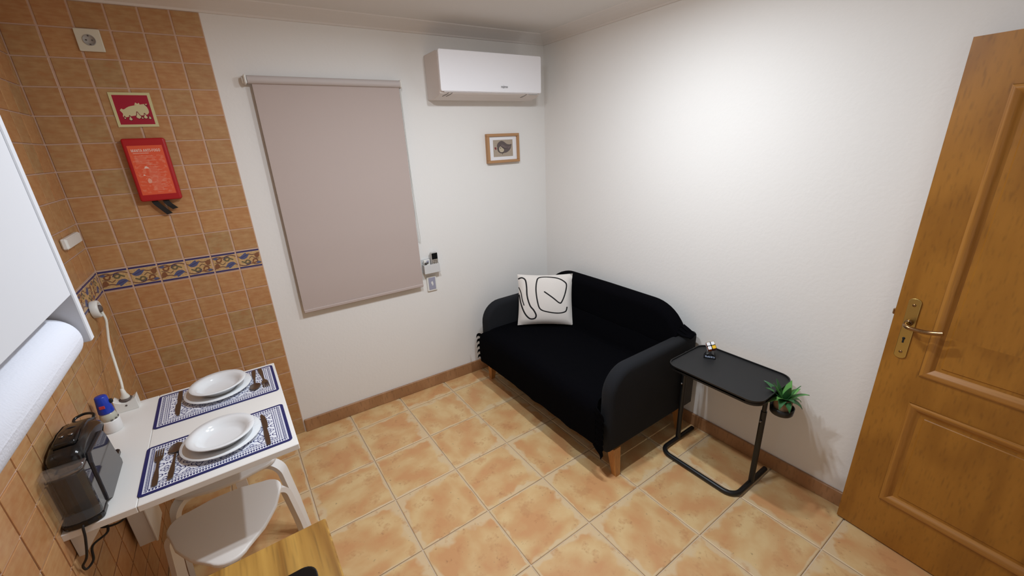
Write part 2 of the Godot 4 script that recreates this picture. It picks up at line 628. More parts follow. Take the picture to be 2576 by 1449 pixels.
func bird_image() -> Image:
	var w := 256
	var h := 178
	var paper := rgb(176, 160, 142)
	var img := new_image(w, h, paper)
	var nz := noise(66, 0.05)
	for y in h:
		for x in w:
			img.set_pixel(x, y, paper.darkened(0.10 * absf(nz.get_noise_2d(x, y))))
	var grey := rgb(96, 84, 82)
	var dark := rgb(56, 46, 48)
	var hair := curve2([Vector2(56, 92), Vector2(48, 60), Vector2(66, 30), Vector2(104, 12), Vector2(140, 20), Vector2(176, 44), Vector2(214, 52), Vector2(240, 48), Vector2(236, 72), Vector2(226, 96), Vector2(204, 118), Vector2(170, 136), Vector2(130, 140), Vector2(96, 134), Vector2(66, 118), Vector2(56, 92)])
	fill(img, hair, grey)
	fill(img, curve2([Vector2(90, 60), Vector2(120, 50), Vector2(180, 76), Vector2(226, 66), Vector2(220, 84), Vector2(180, 98), Vector2(140, 92), Vector2(90, 60)]), rgb(112, 98, 96))
	var face := curve2([Vector2(70, 104), Vector2(76, 80), Vector2(94, 66), Vector2(116, 82), Vector2(138, 98), Vector2(138, 120), Vector2(116, 134), Vector2(86, 128), Vector2(70, 104)])
	fill(img, face, rgb(192, 178, 154))
	for k in face.size() - 1:
		stamp(img, face[k], 1.8, dark)
	stroke(img, [Vector2(96, 66), Vector2(120, 80), Vector2(150, 92), Vector2(190, 90)], 2.5, dark)
	stroke(img, [Vector2(52, 88), Vector2(66, 122), Vector2(96, 138), Vector2(132, 140)], 3, dark)
	stroke(img, [Vector2(94, 82), Vector2(96, 92)], 3, dark)
	stroke(img, [Vector2(116, 140), Vector2(118, 158)], 2, dark)
	fill(img, curve2([Vector2(20, 92), Vector2(14, 82), Vector2(24, 78), Vector2(30, 74), Vector2(40, 82), Vector2(38, 100), Vector2(30, 104), Vector2(20, 92)]), rgb(122, 46, 46))
	return img

func make_materials() -> void:
	M.plaster = mat(rgb(236, 233, 229), 0.85)
	bump(M.plaster, 11, 0.06, 0.035, 2.6)
	M.ceiling = mat(rgb(226, 222, 218), 0.9)
	M.cornice = mat(rgb(226, 220, 215), 0.7)
	M.baseboard = textured(wood_image(96, 256, rgb(180, 136, 96), rgb(158, 114, 76), 31, 0.02, 1.2, 0.15), 0.5)
	M.baseboard.uv1_triplanar = true
	M.baseboard.uv1_scale = Vector3(2, 2, 2)
	M.grout_wall = mat(rgb(206, 172, 150), 0.9)
	M.grout_floor = mat(rgb(212, 192, 166), 0.9)
	M.wall_tile = []
	for v in 8:
		var t := textured(wall_tile_image(v), 0.32)
		M.wall_tile.append(t)
	M.border_tile = textured(border_image(), 0.3)
	M.floor_tile = []
	for v in 8:
		M.floor_tile.append(textured(floor_tile_image(v), 0.42))
	M.white_paint = mat(rgb(236, 236, 236), 0.35)
	M.white_table = mat(rgb(238, 236, 232), 0.38)
	M.white_stool = mat(rgb(232, 228, 224), 0.4)
	M.cabinet = mat(rgb(220, 222, 228), 0.4)
	M.white_plastic = mat(rgb(232, 230, 224), 0.35)
	M.ac_white = mat(rgb(247, 245, 248), 0.35)
	M.ac_body = mat(rgb(222, 212, 206), 0.5)
	M.ac_flap = mat(rgb(226, 216, 210), 0.45)
	M.dark_gap = mat(rgb(60, 56, 54), 0.8)
	M.porcelain = mat(rgb(232, 234, 236), 0.12)
	M.steel = mat(rgb(142, 138, 136), 0.3, 1.0)
	M.placemat = textured(placemat_image(), 0.5)
	M.sofa = mat(rgb(33, 34, 37), 0.95, 0.0, 0.25)
	bump(M.sofa, 41, 0.2, 0.06, 9.0)
	M.sofa.rim_enabled = true
	M.sofa.rim = 0.12
	M.throw = mat(rgb(8, 8, 11), 1.0, 0.0, 0.12)
	bump(M.throw, 43, 0.25, 0.08, 12.0)
	M.oak_leg = textured(wood_image(64, 128, rgb(206, 150, 84), rgb(178, 120, 62), 51, 0.03, 1.0, 0.2), 0.45)
	M.pillow = textured(pillow_image(), 0.9)
	M.pillow_back = mat(rgb(226, 219, 212), 0.9)
	M.black_metal = mat(rgb(17, 17, 18), 0.42)
	M.tray = mat(rgb(27, 27, 28), 0.6)
	bump(M.tray, 47, 0.3, 0.02, 10.0)
	M.door = textured(wood_image(256, 512, rgb(172, 116, 40), rgb(148, 96, 28), 61, 0.012, 2.0, 0.12), 0.42)
	M.door_molding = textured(wood_image(128, 256, rgb(180, 124, 52), rgb(156, 102, 38), 63, 0.03, 1.0, 0.12), 0.38)
	M.brass = mat(rgb(200, 178, 112), 0.3, 1.0)
	M.bronze = mat(rgb(150, 118, 84), 0.25, 1.0)
	M.keyhole = mat(rgb(18, 16, 14), 0.8)
	M.worktop = textured(wood_image(384, 384, rgb(196, 152, 74), rgb(140, 96, 36), 71, 0.055, 5.5, 0.16), 0.4)
	M.worktop.uv1_scale = Vector3(1, 0.5, 1)
	M.worktop.uv1_offset = Vector3(0, 0.14, 0)
	M.black_glass = mat(rgb(12, 12, 14), 0.08)
	M.black_plastic = mat(rgb(17, 16, 17), 0.16)
	M.black_gloss = mat(rgb(52, 52, 56), 0.05)
	M.rubber = mat(rgb(20, 18, 18), 0.6)
	M.blind = mat(rgb(188, 172, 165), 0.85)
	bump(M.blind, 81, 0.4, 0.02, 14.0)
	M.blind_tube = mat(rgb(196, 186, 182), 0.7)
	M.red_box = mat(rgb(178, 20, 28), 0.4)
	M.red_print = textured(label_image(), 0.35)
	M.sign_print = textured(sign_image(), 0.4)
	M.sign_plate = mat(rgb(214, 208, 156), 0.4)
	M.text_white = mat(rgb(246, 214, 200), 0.6)
	M.text_grey = mat(rgb(130, 130, 132), 0.5)
	M.text_blue = mat(rgb(190, 206, 232), 0.5)
	M.frame = mat(rgb(178, 134, 92), 0.5)
	M.passepartout = mat(rgb(236, 234, 236), 0.8)
	M.bird = textured(bird_image(), 0.7)
	M.remote_grey = mat(rgb(186, 182, 178), 0.4)
	M.remote_face = mat(rgb(112, 102, 92), 0.4)
	M.remote_button = mat(rgb(206, 198, 186), 0.5)
	M.screen = mat(rgb(20, 22, 24), 0.15)
	M.holder = mat(rgb(214, 213, 212), 0.4)
	M.switch_face = mat(rgb(160, 160, 178), 0.4)
	M.socket_grey = mat(rgb(170, 166, 160), 0.5)
	M.socket_cream = mat(rgb(222, 216, 196), 0.35)
	M.socket_dark = mat(rgb(96, 84, 78), 0.6)
	M.socket_pin = mat(rgb(86, 80, 76), 0.6)
	M.paper = mat(rgb(216, 217, 226), 0.95)
	bump(M.paper, 91, 0.1, 0.04, 9.0)
	M.cardboard = mat(rgb(150, 120, 92), 0.9)
	M.cord_white = mat(rgb(228, 224, 212), 0.5)
	M.bottle_white = mat(rgb(234, 232, 230), 0.35)
	M.bottle_blue = mat(rgb(26, 58, 172), 0.3)
	M.bottle_red = mat(rgb(190, 58, 66), 0.5)
	M.bottle_clear = mat(rgb(190, 188, 172), 0.2)
	M.leaf = []
	for c in [rgb(84, 142, 74), rgb(66, 122, 66), rgb(106, 164, 84), rgb(56, 106, 62)]:
		var lm := mat(c, 0.45)
		lm.backlight_enabled = true
		lm.backlight = Color(0.05, 0.09, 0.03)
		M.leaf.append(lm)
	M.burlap = mat(rgb(164, 128, 96), 0.95)
	bump(M.burlap, 95, 0.25, 0.25, 14.0)
	M.soil = mat(rgb(50, 60, 36), 0.95)
	M.cube_black = mat(rgb(18, 18, 20), 0.3)
	M.sticker_white = mat(rgb(238, 238, 240), 0.3)
	M.sticker_yellow = mat(rgb(238, 188, 30), 0.3)
	M.sticker_red = mat(rgb(120, 34, 40), 0.3)
	M.sticker_orange = mat(rgb(190, 92, 40), 0.3)
	var tank := mat(Color(0.55, 0.55, 0.55, 0.10), 0.03)
	tank.transparency = BaseMaterial3D.TRANSPARENCY_ALPHA
	M.tank = tank
	var tape := mat(rgb(200, 190, 170), 0.3)
	M.hinge_metal = tape
	var glow := mat(rgb(255, 250, 240), 0.4)
	glow.emission_enabled = true
	glow.emission = Color(1.0, 0.97, 0.92)
	glow.emission_energy_multiplier = 14.0
	M.bulb = glow

# ------------------------------------------------------------------ scene
func _ready() -> void:
	rng.seed = 4
	var cam := Camera3D.new()
	cam.name = "camera"
	cam.fov = rad_to_deg(2.0 * atan(724.5 / 1037.2241))
	cam.near = 0.02
	cam.position = Vector3(-2.1292, 1.7386, 2.6014)
	cam.basis = Basis.from_euler(Vector3(-0.3399, -0.595, -0.0474))
	add_child(cam)
	cam.current = true
	var we := WorldEnvironment.new()
	we.name = "environment"
	var env := Environment.new()
	env.background_mode = Environment.BG_COLOR
	env.background_color = Color(0.02, 0.02, 0.025)
	env.tonemap_mode = Environment.TONE_MAPPER_LINEAR
	env.tonemap_exposure = 1.0
	env.sdfgi_enabled = true
	env.ssao_enabled = true
	env.ssil_enabled = true
	we.environment = env
	add_child(we)
	make_materials()
	ceiling_lamp()
	room()
	kitchen()
	table_and_setting()
	stools()
	sofa()
	side_table()
	door()
	back_wall_things()
	left_wall_things()

const LAMP_ENERGY := 0.84        # straight down
const GLOW_ENERGY := 0.03        # sideways from the frosted domes
const LAMP_COLOR := Color(0.925, 0.963, 1.0)
func ceiling_lamp() -> void:
	# four LED spots with shallow frosted domes on one ceiling plate
	var t := thing("ceiling_lamp", "white ceiling lamp plate with four glowing frosted domes", "lamp", Vector3(-1.23, 2.42, 1.38))
	var s := Shape.new()
	s.box(Vector3(0, -0.012, 0), Vector3(0.80, 0.022, 0.24), 0.004)
	obj("base_plate", s, M.white_paint, t)
	for x in [-0.32, 0.32]:
		for z in [-0.07, 0.07]:
			s = Shape.new()
			s.lathe([Vector2(0, -0.042), Vector2(0.038, -0.042), Vector2(0.040, -0.039), Vector2(0.040, -0.0235), Vector2(0, -0.0235)], Vector3(x, 0, z), 24)
			var k := obj("spot_housing", s, M.white_paint, t)
			s = Shape.new()
			s.lathe([Vector2(0, -0.064), Vector2(0.014, -0.062), Vector2(0.026, -0.056), Vector2(0.034, -0.0425), Vector2(0, -0.0425)], Vector3(x, 0, z), 24)
			obj("dome", s, M.bulb, k)
			var l := AreaLight3D.new()
			l.name = "spot_light"
			t.add_child(l, true)
			l.position = Vector3(x, -0.067, z)
			l.rotation.x = -PI / 2
			l.area_size = Vector2(0.056, 0.056)
			l.light_color = LAMP_COLOR
			l.light_energy = LAMP_ENERGY
			l.area_range = 8.0
			l.area_attenuation = 2.0
			l.shadow_enabled = true
			var o := OmniLight3D.new()
			o.name = "dome_light"
			t.add_child(o, true)
			o.position = Vector3(x, -0.052, z)
			o.light_color = LAMP_COLOR
			o.light_energy = GLOW_ENERGY
			o.light_size = 0.01
			o.omni_range = 8.0
			o.omni_attenuation = 2.0
			o.shadow_enabled = true

func tile_mesh(w: float, h: float, t: float, b: float, uv: Rect2) -> ArrayMesh:
	# front face in the xy plane at z = t, bevelled rim, open back
	var s := Shape.new()
	s.group(-1)
	var o := [Vector3(-w / 2, -h / 2, 0), Vector3(w / 2, -h / 2, 0), Vector3(w / 2, h / 2, 0), Vector3(-w / 2, h / 2, 0)]
	var f: Array = []
	var e: Array = []
	for p in o:
		e.append(p + Vector3(0, 0, t - b))
		f.append(Vector3(p.x - signf(p.x) * b * 1.6, p.y - signf(p.y) * b * 1.6, t))
	var U := func(p: Vector3) -> Vector2: return uv.position + Vector2(p.x / w + 0.5, 0.5 - p.y / h) * uv.size
	s.quad(f[0], f[1], f[2], f[3], Vector3(0, 0, 1), U.call(f[0]), U.call(f[1]), U.call(f[2]), U.call(f[3]))
	for k in 4:
		var k2 := (k + 1) % 4
		var out: Vector3 = (o[k] + o[k2]).normalized()
		s.quad(e[k], e[k2], f[k2], f[k], out + Vector3(0, 0, 1), U.call(e[k]), U.call(e[k2]), U.call(f[k2]), U.call(f[k]))
		s.quad(o[k], o[k2], e[k2], e[k], out, U.call(e[k]), U.call(e[k2]), U.call(e[k2]), U.call(e[k]))
	return s.mesh()

var tile_cache := {}
func tile_of(w: float, h: float, t: float, b: float, flip: bool) -> ArrayMesh:
	var key := "%.4f %.4f %.4f %s" % [w, h, t, flip]
	if not tile_cache.has(key):
		tile_cache[key] = tile_mesh(w, h, t, b, Rect2(1, 1, -1, -1) if flip else Rect2(0, 0, 1, 1))
	return tile_cache[key]

func wall_rows() -> Array:
	# [y0, y1, is_border]
	var r: Array = []
	for k in range(9, -1, -1):
		r.append([1.138 - (k + 1) * PITCH, 1.138 - k * PITCH, false])
	r[0][0] = 0.0
	r.append([1.138, 1.2465, true])
	for k in 10:
		r.append([1.2465 + k * PITCH, minf(1.2465 + (k + 1) * PITCH, 2.376), false])
	return r

func add_tile(parent: Node3D, called: String, at: Vector3, w: float, h: float, t: float, b: float, m: Material, flip: bool, basis := Basis.IDENTITY) -> void:
	var o := MeshInstance3D.new()
	o.mesh = tile_of(w, h, t, b, flip)
	o.material_override = m
	o.name = called
	parent.add_child(o, true)
	o.transform = Transform3D(basis, at)

func room() -> void:
	# floor: a grout bed with one mesh for each clay tile
	var fl := structure("floor")
	obj("grout_bed", box_shape(Vector3(-1.35, -0.056, 1.5), Vector3(3.1, 0.1, 3.5), 0.0), M.grout_floor, fl)
	var g := 0.0065
	var tb := Basis(Vector3.RIGHT, -PI / 2)
	for i in range(-6, 4):
		for j in range(-1, 9):
			var x0 := -1.0321 + i * FT
			var x1 := x0 + FT
			var z0 := 0.1355 + j * FT
			var z1 := z0 + FT
			x0 = maxf(x0, LEFT_X)
			x1 = minf(x1, 0.0)
			z0 = maxf(z0, -0.1)
			z1 = minf(z1, 3.1)
			if x1 - x0 < 0.02 or z1 - z0 < 0.02:
				continue
			var turn := rng.randi_range(0, 3)
			var whole := x1 - x0 > FT - 0.001 and z1 - z0 > FT - 0.001
			var b := tb
			if whole:
				b = Basis(Vector3.UP, PI / 2 * turn) * tb
			b = Basis(Vector3(rng.randf_range(-1, 1), 0, rng.randf_range(-1, 1)).normalized(), 0.0016) * b
			add_tile(fl, "floor_tile", Vector3((x0 + x1) / 2, -0.006, (z0 + z1) / 2), x1 - x0 - g, z1 - z0 - g, 0.006, 0.0016, M.floor_tile[(i * 3 + j * 5 + 64 + turn) % 8], false, b)
	# back wall: plaster to the right, tiles to the left
	var wb := structure("wall_back")
	wb.rotation.y = -YAW
	obj("plaster", box_shape(Vector3(-0.96, 1.25, -0.075), Vector3(2.12, 2.7, 0.15), 0.0), M.plaster, wb)
	obj("grout", box_shape(Vector3(-2.41, 1.25, -0.075), Vector3(0.78, 2.7, 0.153), 0.0), M.grout_wall, wb)
	var rows := wall_rows()
	var cw := (2.70 - 2.02) / 6.0
	for k in rows.size():
		var r: Array = rows[k]
		for c in 6:
			var x := -2.70 + (c + 0.5) * cw
			var jit := Basis(Vector3(rng.randf_range(-1, 1), rng.randf_range(-1, 1), 0).normalized(), 0.004)
			var m: Material = M.border_tile if r[2] else M.wall_tile[rng.randi_range(0, 7)]
			add_tile(wb, "border_tile" if r[2] else "tile", Vector3(x, (r[0] + r[1]) / 2, 0.0005), cw - 0.0075, r[1] - r[0] - 0.0055, 0.0036, 0.001, m, (c % 2 == 0) if r[2] else rng.randf() < 0.5, jit)
	# left wall, tiled all over
	var wl := structure("wall_left")
	obj("grout", box_shape(Vector3(LEFT_X - 0.0765, 1.25, 1.45), Vector3(0.15, 2.7, 3.4), 0.0), M.grout_wall, wl)
	var rest := SurfaceTool.new()
	rest.begin(Mesh.PRIMITIVE_TRIANGLES)
	var lb := Basis(Vector3.UP, PI / 2)
	for k in rows.size():
		var r: Array = rows[k]
		for c in range(-9, 20):
			var z0 := 0.864 + c * 0.1141
			var z1 := z0 + 0.1141
			z0 = maxf(z0, -0.088)
			z1 = minf(z1, 3.05)
			if z1 - z0 < 0.012:
				continue
			var at := Vector3(LEFT_X - 0.001, (r[0] + r[1]) / 2, (z0 + z1) / 2)
			var m: Material = M.border_tile if r[2] else M.wall_tile[rng.randi_range(0, 7)]
			var fl2 := (c % 2 == 0) if r[2] else rng.randf() < 0.5
			var seen: bool = (z1 < 1.75 and r[1] < 1.45) or z1 < 0.45
			if seen:
				var jit := Basis(Vector3(0, rng.randf_range(-1, 1), rng.randf_range(-1, 1)).normalized(), 0.004)
				add_tile(wl, "border_tile" if r[2] else "tile", at, z1 - z0 - 0.0075, r[1] - r[0] - 0.0055, 0.0036, 0.001, m, fl2, jit * lb)
			else:
				rest.append_from(tile_of(z1 - z0 - 0.0075, r[1] - r[0] - 0.0055, 0.0036, 0.001, fl2), 0, Transform3D(lb, at))
	var ro := MeshInstance3D.new()
	ro.mesh = rest.commit()
	ro.material_override = M.wall_tile[0]
	ro.name = "tiles_beyond"
	ro.set_meta("kind", "stuff")
	wl.add_child(ro)
	# right and front walls, ceiling
	var wr := structure("wall_right")
	obj("plaster", box_shape(Vector3(0.075, 1.25, 1.45), Vector3(0.15, 2.7, 3.4), 0.0), M.plaster, wr)
	var wf := structure("wall_front")
	obj("plaster", box_shape(Vector3(-1.85, 1.25, 3.12), Vector3(1.9, 2.7, 0.14), 0.0), M.plaster, wf)
	obj("plaster", box_shape(Vector3(-0.01, 1.25, 3.12), Vector3(0.26, 2.7, 0.14), 0.0), M.plaster, wf)
	obj("lintel", box_shape(Vector3(-0.52, 2.32, 3.12), Vector3(0.78, 0.6, 0.14), 0.0), M.plaster, wf)
	var wh := structure("wall_hall")
	obj("plaster", box_shape(Vector3(-0.5, 1.25, 4.3), Vector3(1.5, 2.7, 0.12), 0.0), M.plaster, wh)
	obj("plaster", box_shape(Vector3(-1.2, 1.25, 3.75), Vector3(0.12, 2.7, 1.2), 0.0), M.plaster, wh)
	obj("plaster", box_shape(Vector3(0.2, 1.25, 3.75), Vector3(0.12, 2.7, 1.2), 0.0), M.plaster, wh)
	obj("hall_floor", box_shape(Vector3(-0.5, -0.05, 3.75), Vector3(1.5, 0.1, 1.2), 0.0), M.grout_floor, wh)
	var ce := structure("ceiling")
	obj("plaster", box_shape(Vector3(-1.35, 2.47, 2.1), Vector3(3.1, 0.1, 4.6), 0.0), M.ceiling, ce)
	# shallow cornice where the walls meet the ceiling
	var prof := PackedVector2Array([Vector2(0, 2.42), Vector2(0.117, 2.42), Vector2(0.112, 2.416), Vector2(0.08, 2.408), Vector2(0.04, 2.395), Vector2(0.014, 2.384), Vector2(0.008, 2.376), Vector2(0, 2.375)])
	var s := Shape.new()
	s.extrude(prof, 2.9, 0.0, Transform3D(Basis(Vector3(0, 0, 1), Vector3(0, 1, 0), Vector3(-1, 0, 0)), Vector3(-1.35, 0, 0)))
	var t1 := structure("trim_1")
	t1.rotation.y = -YAW
	obj("cornice", s, M.cornice, t1)
	s = Shape.new()
	s.extrude(prof, 3.1, 0.0, Transform3D(Basis(Vector3(-1, 0, 0), Vector3(0, 1, 0), Vector3(0, 0, -1)), Vector3(0, 0, 1.5)))
	var t2 := structure("trim_2")
	obj("cornice", s, M.cornice, t2)
	s = Shape.new()
	s.extrude(prof, 3.1, 0.0, Transform3D(Basis(Vector3(1, 0, 0), Vector3(0, 1, 0), Vector3(0, 0, 1)), Vector3(LEFT_X, 0, 1.5)))
	var t3 := structure("trim_3")
	obj("cornice", s, M.cornice, t3)
	# baseboards
	var bb := structure("baseboard_back")
	bb.rotation.y = -YAW
	obj("board", box_shape(Vector3(-1.006, 0.0445, 0.007), Vector3(2.016, 0.089, 0.014), 0.003), M.baseboard, bb)
	var br := structure("baseboard_right")
	obj("board", box_shape(Vector3(-0.007, 0.041, 1.535), Vector3(0.014, 0.082, 3.03), 0.003), M.baseboard, br)

func kitchen() -> void:
	# worktop with base cabinet and hob
	var wt := obj("worktop", box_shape(Vector3(-2.3955, 0.911, 2.385), Vector3(0.595, 0.038, 1.31), 0.003), M.worktop)
	tag(wt, "oak kitchen worktop with bold grain, corner in the foreground", "worktop")
	var bc := thing("base_cabinet", "white base cabinet under the oak kitchen worktop", "cabinet")
	obj("body", box_shape(Vector3(-2.415, 0.495, 2.385), Vector3(0.545, 0.792, 1.27), 0.002), M.cabinet, bc)
	obj("plinth", box_shape(Vector3(-2.44, 0.0495, 2.385), Vector3(0.49, 0.097, 1.26), 0.002), M.cabinet, bc)
	for k in 3:
		var d := obj("door", box_shape(Vector3(-2.133, 0.495, 1.96 + k * 0.425), Vector3(0.018, 0.78, 0.418), 0.002), M.cabinet, bc)
		var s := Shape.new()
		s.tube([Vector3(-2.113, 0.84, 1.90 + k * 0.425), Vector3(-2.113, 0.84, 2.02 + k * 0.425)], 0.005, 8)
		obj("handle", s, M.steel, d)
	var s2 := Shape.new()
	s2.extrude(round_rect(0.36, 0.56, 0.025), 0.02, 0.004, Transform3D(Basis(Vector3.RIGHT, -PI / 2), Vector3(-2.32, 0.9405, 2.13)))
	var hob := obj("hob", s2, M.black_glass)
	tag(hob, "black glass hob with rounded corner on the oak worktop", "hob")
	# wall cabinet whose end board reaches lower than its doors
	var wc := thing("wall_cabinet", "white wall cabinet with a plain door high on the tiled wall", "cabinet")
	obj("end_board", box_shape(Vector3(-2.52, 1.94, 1.735), Vector3(0.352, 0.93, 0.017), 0.0015), M.cabinet, wc)
	obj("end_board", box_shape(Vector3(-2.52, 1.94, 3.03), Vector3(0.352, 0.93, 0.017), 0.0015), M.cabinet, wc)
	obj("carcass", box_shape(Vector3(-2.535, 1.985, 2.383), Vector3(0.318, 0.80, 1.27), 0.002), M.cabinet, wc)
	for k in 2:
		obj("door", box_shape(Vector3(-2.354, 1.975, 2.063 + k * 0.64), Vector3(0.018, 0.846, 0.634), 0.002), M.cabinet, wc)
	# kitchen roll on a bar under the cabinet
	var kr := thing("paper_roll", "long white paper roll mounted below the wall cabinet door", "paper roll", Vector3(-2.388, 1.488, 1.7485))
	var pr: Array = [Vector2(0.0135, 0), Vector2(0.0355, 0), Vector2(0.0372, 0.002), Vector2(0.0372, 0.498), Vector2(0.0355, 0.50), Vector2(0.0135, 0.50), Vector2(0.0135, 0.0)]
	var zb := Basis(Vector3(1, 0, 0), Vector3(0, 0, 1), Vector3(0, -1, 0))
	var s3 := Shape.new()
	s3.lathe(pr, Vector3.ZERO, 48, zb)
	obj("paper", s3, M.paper, kr)
	s3 = Shape.new()
	s3.lathe([Vector2(0.0115, -0.001), Vector2(0.0133, -0.001), Vector2(0.0133, 0.501), Vector2(0.0115, 0.501), Vector2(0.0115, -0.001)], Vector3.ZERO, 24, zb)
	obj("core", s3, M.cardboard, kr)
	s3 = Shape.new()
	s3.tube([Vector3(0, 0, -0.0045), Vector3(0, 0, 0.512), Vector3(-0.02, 0.02, 0.518), Vector3(-0.03, 0.097, 0.518)], 0.005, 8)
	obj("holder_bar", s3, M.white_plastic, kr)

func plate_shape(r: float, h: float, bowl: bool) -> Shape:
	var s := Shape.new()
	var p: Array
	if bowl:
		p = [Vector2(0, 0.004), Vector2(r * 0.52, 0.004), Vector2(r * 0.54, 0.0), Vector2(r * 0.57, 0.0), Vector2(r * 0.60, 0.005), Vector2(r * 0.72, h * 0.55), Vector2(r * 0.79, h * 0.80), Vector2(r * 0.985, h - 0.002), Vector2(r, h), Vector2(r * 0.99, h + 0.0025), Vector2(r * 0.79, h * 0.80 + 0.005), Vector2(r * 0.70, h * 0.55 + 0.003), Vector2(r * 0.60, 0.011), Vector2(r * 0.5, 0.0085), Vector2(0, 0.0085)]
	else:
		p = [Vector2(0, 0.003), Vector2(r * 0.52, 0.003), Vector2(r * 0.54, 0.0), Vector2(r * 0.57, 0.0), Vector2(r * 0.6, 0.003), Vector2(r * 0.7, h * 0.5), Vector2(r * 0.985, h - 0.002), Vector2(r, h), Vector2(r * 0.99, h + 0.0025), Vector2(r * 0.7, h * 0.5 + 0.005), Vector2(r * 0.6, 0.0085), Vector2(r * 0.5, 0.007), Vector2(0, 0.007)]
	s.lathe(p, Vector3.ZERO, 64)
	return s

func cutlery(kind: String) -> Shape:
	# lies along z, head towards -z, handle end at z = 0
	var s := Shape.new()
	var flat := Basis(Vector3.RIGHT, -PI / 2)   # outline y -> -z
	var L := 0.205
	if kind == "knife":
		L = 0.222
		var p := PackedVector2Array([Vector2(-0.007, 0.003), Vector2(0.0, 0.0), Vector2(0.007, 0.003), Vector2(0.0085, 0.06), Vector2(0.007, 0.108), Vector2(0.0115, 0.118), Vector2(0.0125, 0.16), Vector2(0.0095, 0.196), Vector2(0.0, L), Vector2(-0.0055, 0.212), Vector2(-0.0065, 0.118), Vector2(-0.006, 0.108), Vector2(-0.0085, 0.06)])
		s.extrude(p, 0.003, 0.001, Transform3D(flat, Vector3(0, 0.0016, 0)), false, 2)
		return s
	if kind == "spoon":
		var p := PackedVector2Array([Vector2(-0.007, 0.003), Vector2(0.0, 0.0), Vector2(0.007, 0.003), Vector2(0.008, 0.04), Vector2(0.0035, 0.10), Vector2(0.0035, 0.148), Vector2(-0.0035, 0.148), Vector2(-0.0035, 0.10), Vector2(-0.008, 0.04)])
		s.extrude(p, 0.0025, 0.0008, Transform3D(flat, Vector3(0, 0.0046, 0)), false, 2)
		# dished bowl
		var rows: Array = []
		for i in 9:
			var row: Array[Vector3] = []
			var v := -1.0 + 2.0 * i / 8.0
			for j in 9:
				var u := -1.0 + 2.0 * j / 8.0
				var hw := 0.021 * sqrt(maxf(0.0, 1.0 - v * v)) * (1.0 - 0.12 * v) + 0.0006
				row.append(Vector3(u * hw, 0.0012 + 0.006 * (1.0 - (1.0 - u * u) * (1.0 - v * v)), -0.172 - v * 0.031))
			rows.append(row)
		s.slab(rows, 0.001, Vector3.UP)
		return s
	var p2 := PackedVector2Array([Vector2(-0.007, 0.003), Vector2(0.0, 0.0), Vector2(0.007, 0.003), Vector2(0.008, 0.04), Vector2(0.0035, 0.10), Vector2(0.004, 0.13), Vector2(0.0105, 0.142), Vector2(0.012, 0.155), Vector2(0.0115, L), Vector2(0.0085, L), Vector2(0.0078, 0.163), Vector2(0.0052, 0.163), Vector2(0.0048, L), Vector2(0.0018, L), Vector2(0.0012, 0.163), Vector2(-0.0012, 0.163), Vector2(-0.0018, L), Vector2(-0.0048, L), Vector2(-0.0052, 0.163), Vector2(-0.0078, 0.163), Vector2(-0.0085, L), Vector2(-0.0115, L), Vector2(-0.012, 0.155), Vector2(-0.0105, 0.142), Vector2(-0.004, 0.13), Vector2(-0.0035, 0.10), Vector2(-0.008, 0.04)])
	s.extrude(p2, 0.0025, 0.0, Transform3D(flat, Vector3(0, 0.0026, 0)))
	return s

